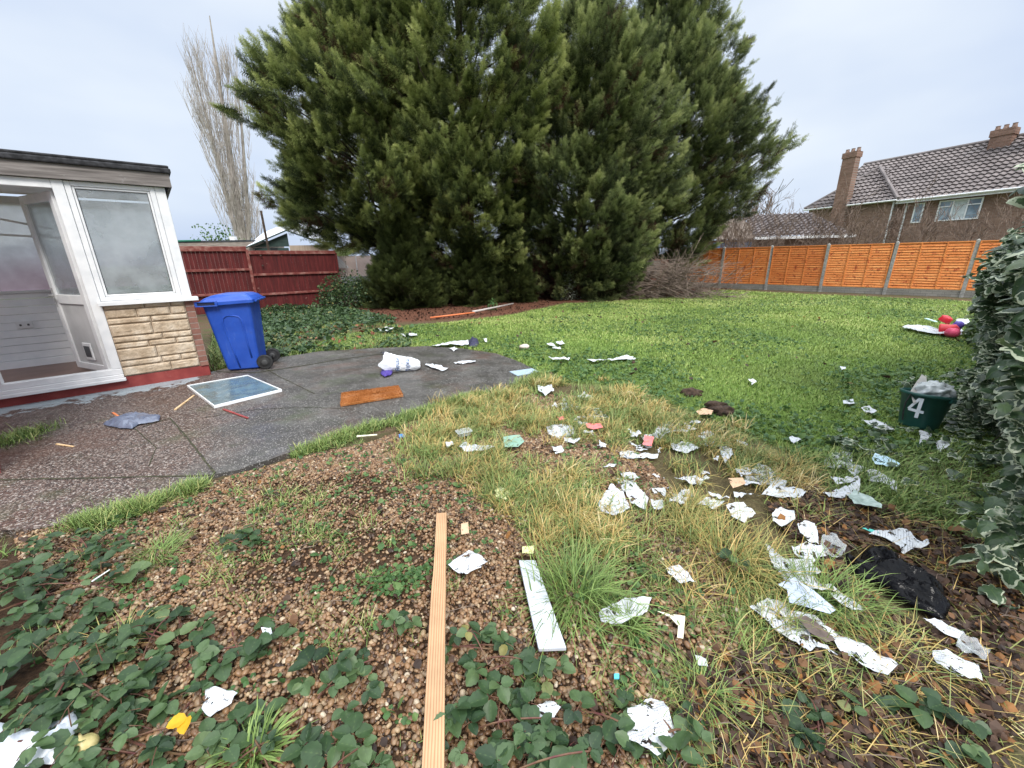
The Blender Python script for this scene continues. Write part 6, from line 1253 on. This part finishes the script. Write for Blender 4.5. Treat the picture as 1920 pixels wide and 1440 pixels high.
# hedge body: a wall of foliage whose garden side runs away from the camera
yy = r.uniform(.95, 4.9, N)**1.0; yy = .95+(yy-.95)**1.15*.82; face = .66+1.075*yy+.10*np.sin(yy*3.1)+.10*(vn(yy*3, yy*0, 5)-.5)
top = np.clip(2.02-.34*np.clip(yy-1.9, 0, 1.1)-.45*np.clip(yy-3.9, 0, 9), .9, 2.02)-.16*vn(yy*5, yy*0+2, 3); z = r.random(N)**.9*top; bulge = -.36*z/1.9+.05*np.clip((z/top-.8)/.2, 0, 1)**2+.07*np.sin(z*6+yy*3)
dep = np.abs(r.normal(0, .14, N))*(1+r.random(N)*1.5)+.25*r.random(N)**3
x = face+bulge+dep+.12*(fbm(yy*4, z*4, 9)-.5)*2
pts = np.c_[x, yy, z+.03]; kn = (yy > 1.32+.25*r.random(N)); pts = pts[kn]; N = len(pts); dirs = np.c_[-.75+r.normal(0, .45, N), -.55+r.normal(0, .45, N), -.25+r.normal(0, .4, N)]
ivymass('ivy_hedge', 'tall hedge of variegated ivy with cream edged leaves along the right edge', 'hedge', pts, dirs, .070, 809)
# hedge top and hidden side
face, yy, top = face[kn], yy[kn], top[kn]; q = np.c_[face+.45+r.random(N)*.6, yy, top-.05+r.normal(0, .06, N)][:1200]; ivymass('ivy_hedge', 'top of the ivy hedge behind its garden side at the right edge', 'hedge', q, np.c_[-.5+r.normal(0, .5, 1200), r.normal(0, .6, 1200), r.normal(0, .3, 1200)], .07, 811, stems=False)
# a looser lower shrub behind the cloth, hedge far end
N = 1500; yy = r.uniform(4.6, 7.2, N); x = 1.06*yy+.85+np.abs(r.normal(0, .4, N))-.10*(yy-4.6); z = r.random(N)**1.2*(1.15-.12*(yy-4.6)); ivymass('privet_hedge', 'farther loose green hedge behind the ivy, reaching the pale cloth', 'hedge', np.c_[x, yy, z+.03], np.c_[-.6+r.normal(0, .6, N), -.5+r.normal(0, .6, N), r.normal(.1, .6, N)], .075, 812, mat=leafmat('privet_leaf', [(0, (.03, .06, .02)), (.6, (.07, .12, .035)), (1, (.2, .25, .08))], .4, .5, edge=((.45, .5, .3), 1.25)))
# ivy round the bucket and along the litter edge
IVR = GP([(1500, 850), (1560, 820), (1690, 800), (1700, 760), (1680, 720), (1800, 700), (1900, 760), (1950, 900), (1950, 1060), (1800, 1000), (1700, 940), (1640, 880), (1560, 870)])
q = pts_in(IVR, 900, lambda x, y: np.clip((fbm(x*1.6, y*1.6, 141)-.3)*3, .1, 1), 88); k = np.hypot(q[:, 0]-BK.location[0], q[:, 1]-BK.location[1]) > .2; q = q[k]
ivymass('ivy_ground_cover', 'ivy leaves creeping over the ground around the green bucket', None, np.c_[q, gz(q[:, 0], q[:, 1])+.02+.07*r.random(len(q))], np.c_[r.normal(0, 1, (len(q), 2)), .25*r.normal(0, 1, len(q))], .055, 813, kind='stuff', mat=M_ivy)
IVG = GP([(1500, 862), (1600, 850), (1700, 880), (1760, 960), (1690, 960), (1600, 900)]); q = pts_in(IVG, 2200, None, 90)
grass('shade_grass', q, .09, .04, .006, M_green, 'dark grass growing between the ivy and the straw grass', (.2, 1.1), (.4, 1.6), 3, 91)
q = pts_in(GP([(1480, 850), (1900, 840), (1950, 1060), (1660, 980), (1560, 930)]), 5000, None, 92); grass('shade_grass', q, .10, .04, .005, M_green, 'thin mixed grass under the hedge beside the bucket', (.3, 1.3), (.4, 1.6), 3, 93, np.clip(np.random.default_rng(5).normal(.45, .25, len(q)), 0, 1))
# ivy at the foot of the red fence
FI = GP([(468, 612), (475, 590), (560, 586), (640, 578), (740, 600), (700, 612), (620, 608), (560, 625), (500, 640)])
q = pts_in(FI, 5200, lambda x, y: np.clip((fbm(x*1.1, y*1.1, 151)-.2)*3, .15, 1), 94); hump = .12*fbm(q[:, 0]*1.3, q[:, 1]*1.3, 152)
ivymass('ivy_ground_cover', 'dark ivy and bramble ground cover at the foot of the red fence', None, np.c_[q, hump*np.random.default_rng(1).random(len(q))+.03], np.c_[r.normal(0, 1, (len(q), 2)), .4*r.normal(0, 1, len(q))+.2], .06, 814, kind='stuff', mat=M_bramble)
q = pts_in(WEEDS, 1500, lambda x, y: np.clip((fbm(x*1.5, y*1.5, 161)-.4)*4, .05, 1), 96); q = q[NPATIO(q[:, 0], q[:, 1])]
leafscatter('low_weeds', q, .07, M_bramble, 'low dark weeds between the patio and the ivy', per=3, seed=97, z=(.02, .08))
q = pts_in(GP([(396, 696), (392, 660), (400, 625), (478, 606), (486, 664), (440, 690)]), 5000, None, 201)
grass('rough_grass', q, .12, .05, .008, M_green, 'rough grass growing behind the blue bin', (.1, 1.0), (.3, 1.4), 3, 202)
q = pts_in(LAWN, 420, lambda x, y: np.clip((fbm(x*.6, y*.6, 211)-.35)*4, .05, 1)*(np.abs(x) < 1.3*y+.4), 203); leafscatter('scattered_leaves', q, .05, M_deadleaf, 'few dead leaves blown over the lawn', z=(.02, .045), seed=204)
q = pts_in(WEEDS, 380, lambda x, y: np.clip((fbm(x*1.2, y*1.2, 215)-.35)*4, .05, 1), 205); leafscatter('scattered_leaves', q, .06, leafmat('rusty_leaf', [(0, (.16, .05, .03)), (1, (.36, .14, .07))]), 'rusty fallen leaves on the bare earth beyond the patio', z=(.02, .06), seed=206)
# weeds in the corner by the red wall end and under the bin
q = G(28, 828)[:2]+np.random.default_rng(3).normal(0, 1, (900, 2))*[.10, .14]; grass('corner_grass', q[:900], .07, .03, .005, M_green, 'x', (.1, 1.2), (.3, 1.3), 3, 98, kind=None, zoff=PT+.006); tag(bpy.data.objects['corner_grass'], 'patch of grass and weeds by the red wall end on the patio', 'weeds')
# dug up dark clods at the lawn edge
for k, (px, py) in enumerate(((1295, 740), (1340, 765), (1355, 775))):
    c = G(px, py); V0, F0 = icos(3); nn = fbm(V0[:, 0]*3+k, V0[:, 1]*3+V0[:, 2]*2, 9, 3); o = mk('soil_clod', V0*np.array([.10, .08, .06])*(.5+nn)[:, None], F0, simple('dark_soil', (.03, .02, .015), (.08, .05, .035), 30, .95, .6), None, (c[0], c[1], .02), smooth=True)
    tag(o, ['dark soil clod at the lawn edge, farthest left of three', 'dark soil clod behind the tan cardboard piece', 'dark soil clod touching the tan cardboard piece'][k], 'soil clod', 'dug up clods at the lawn edge')
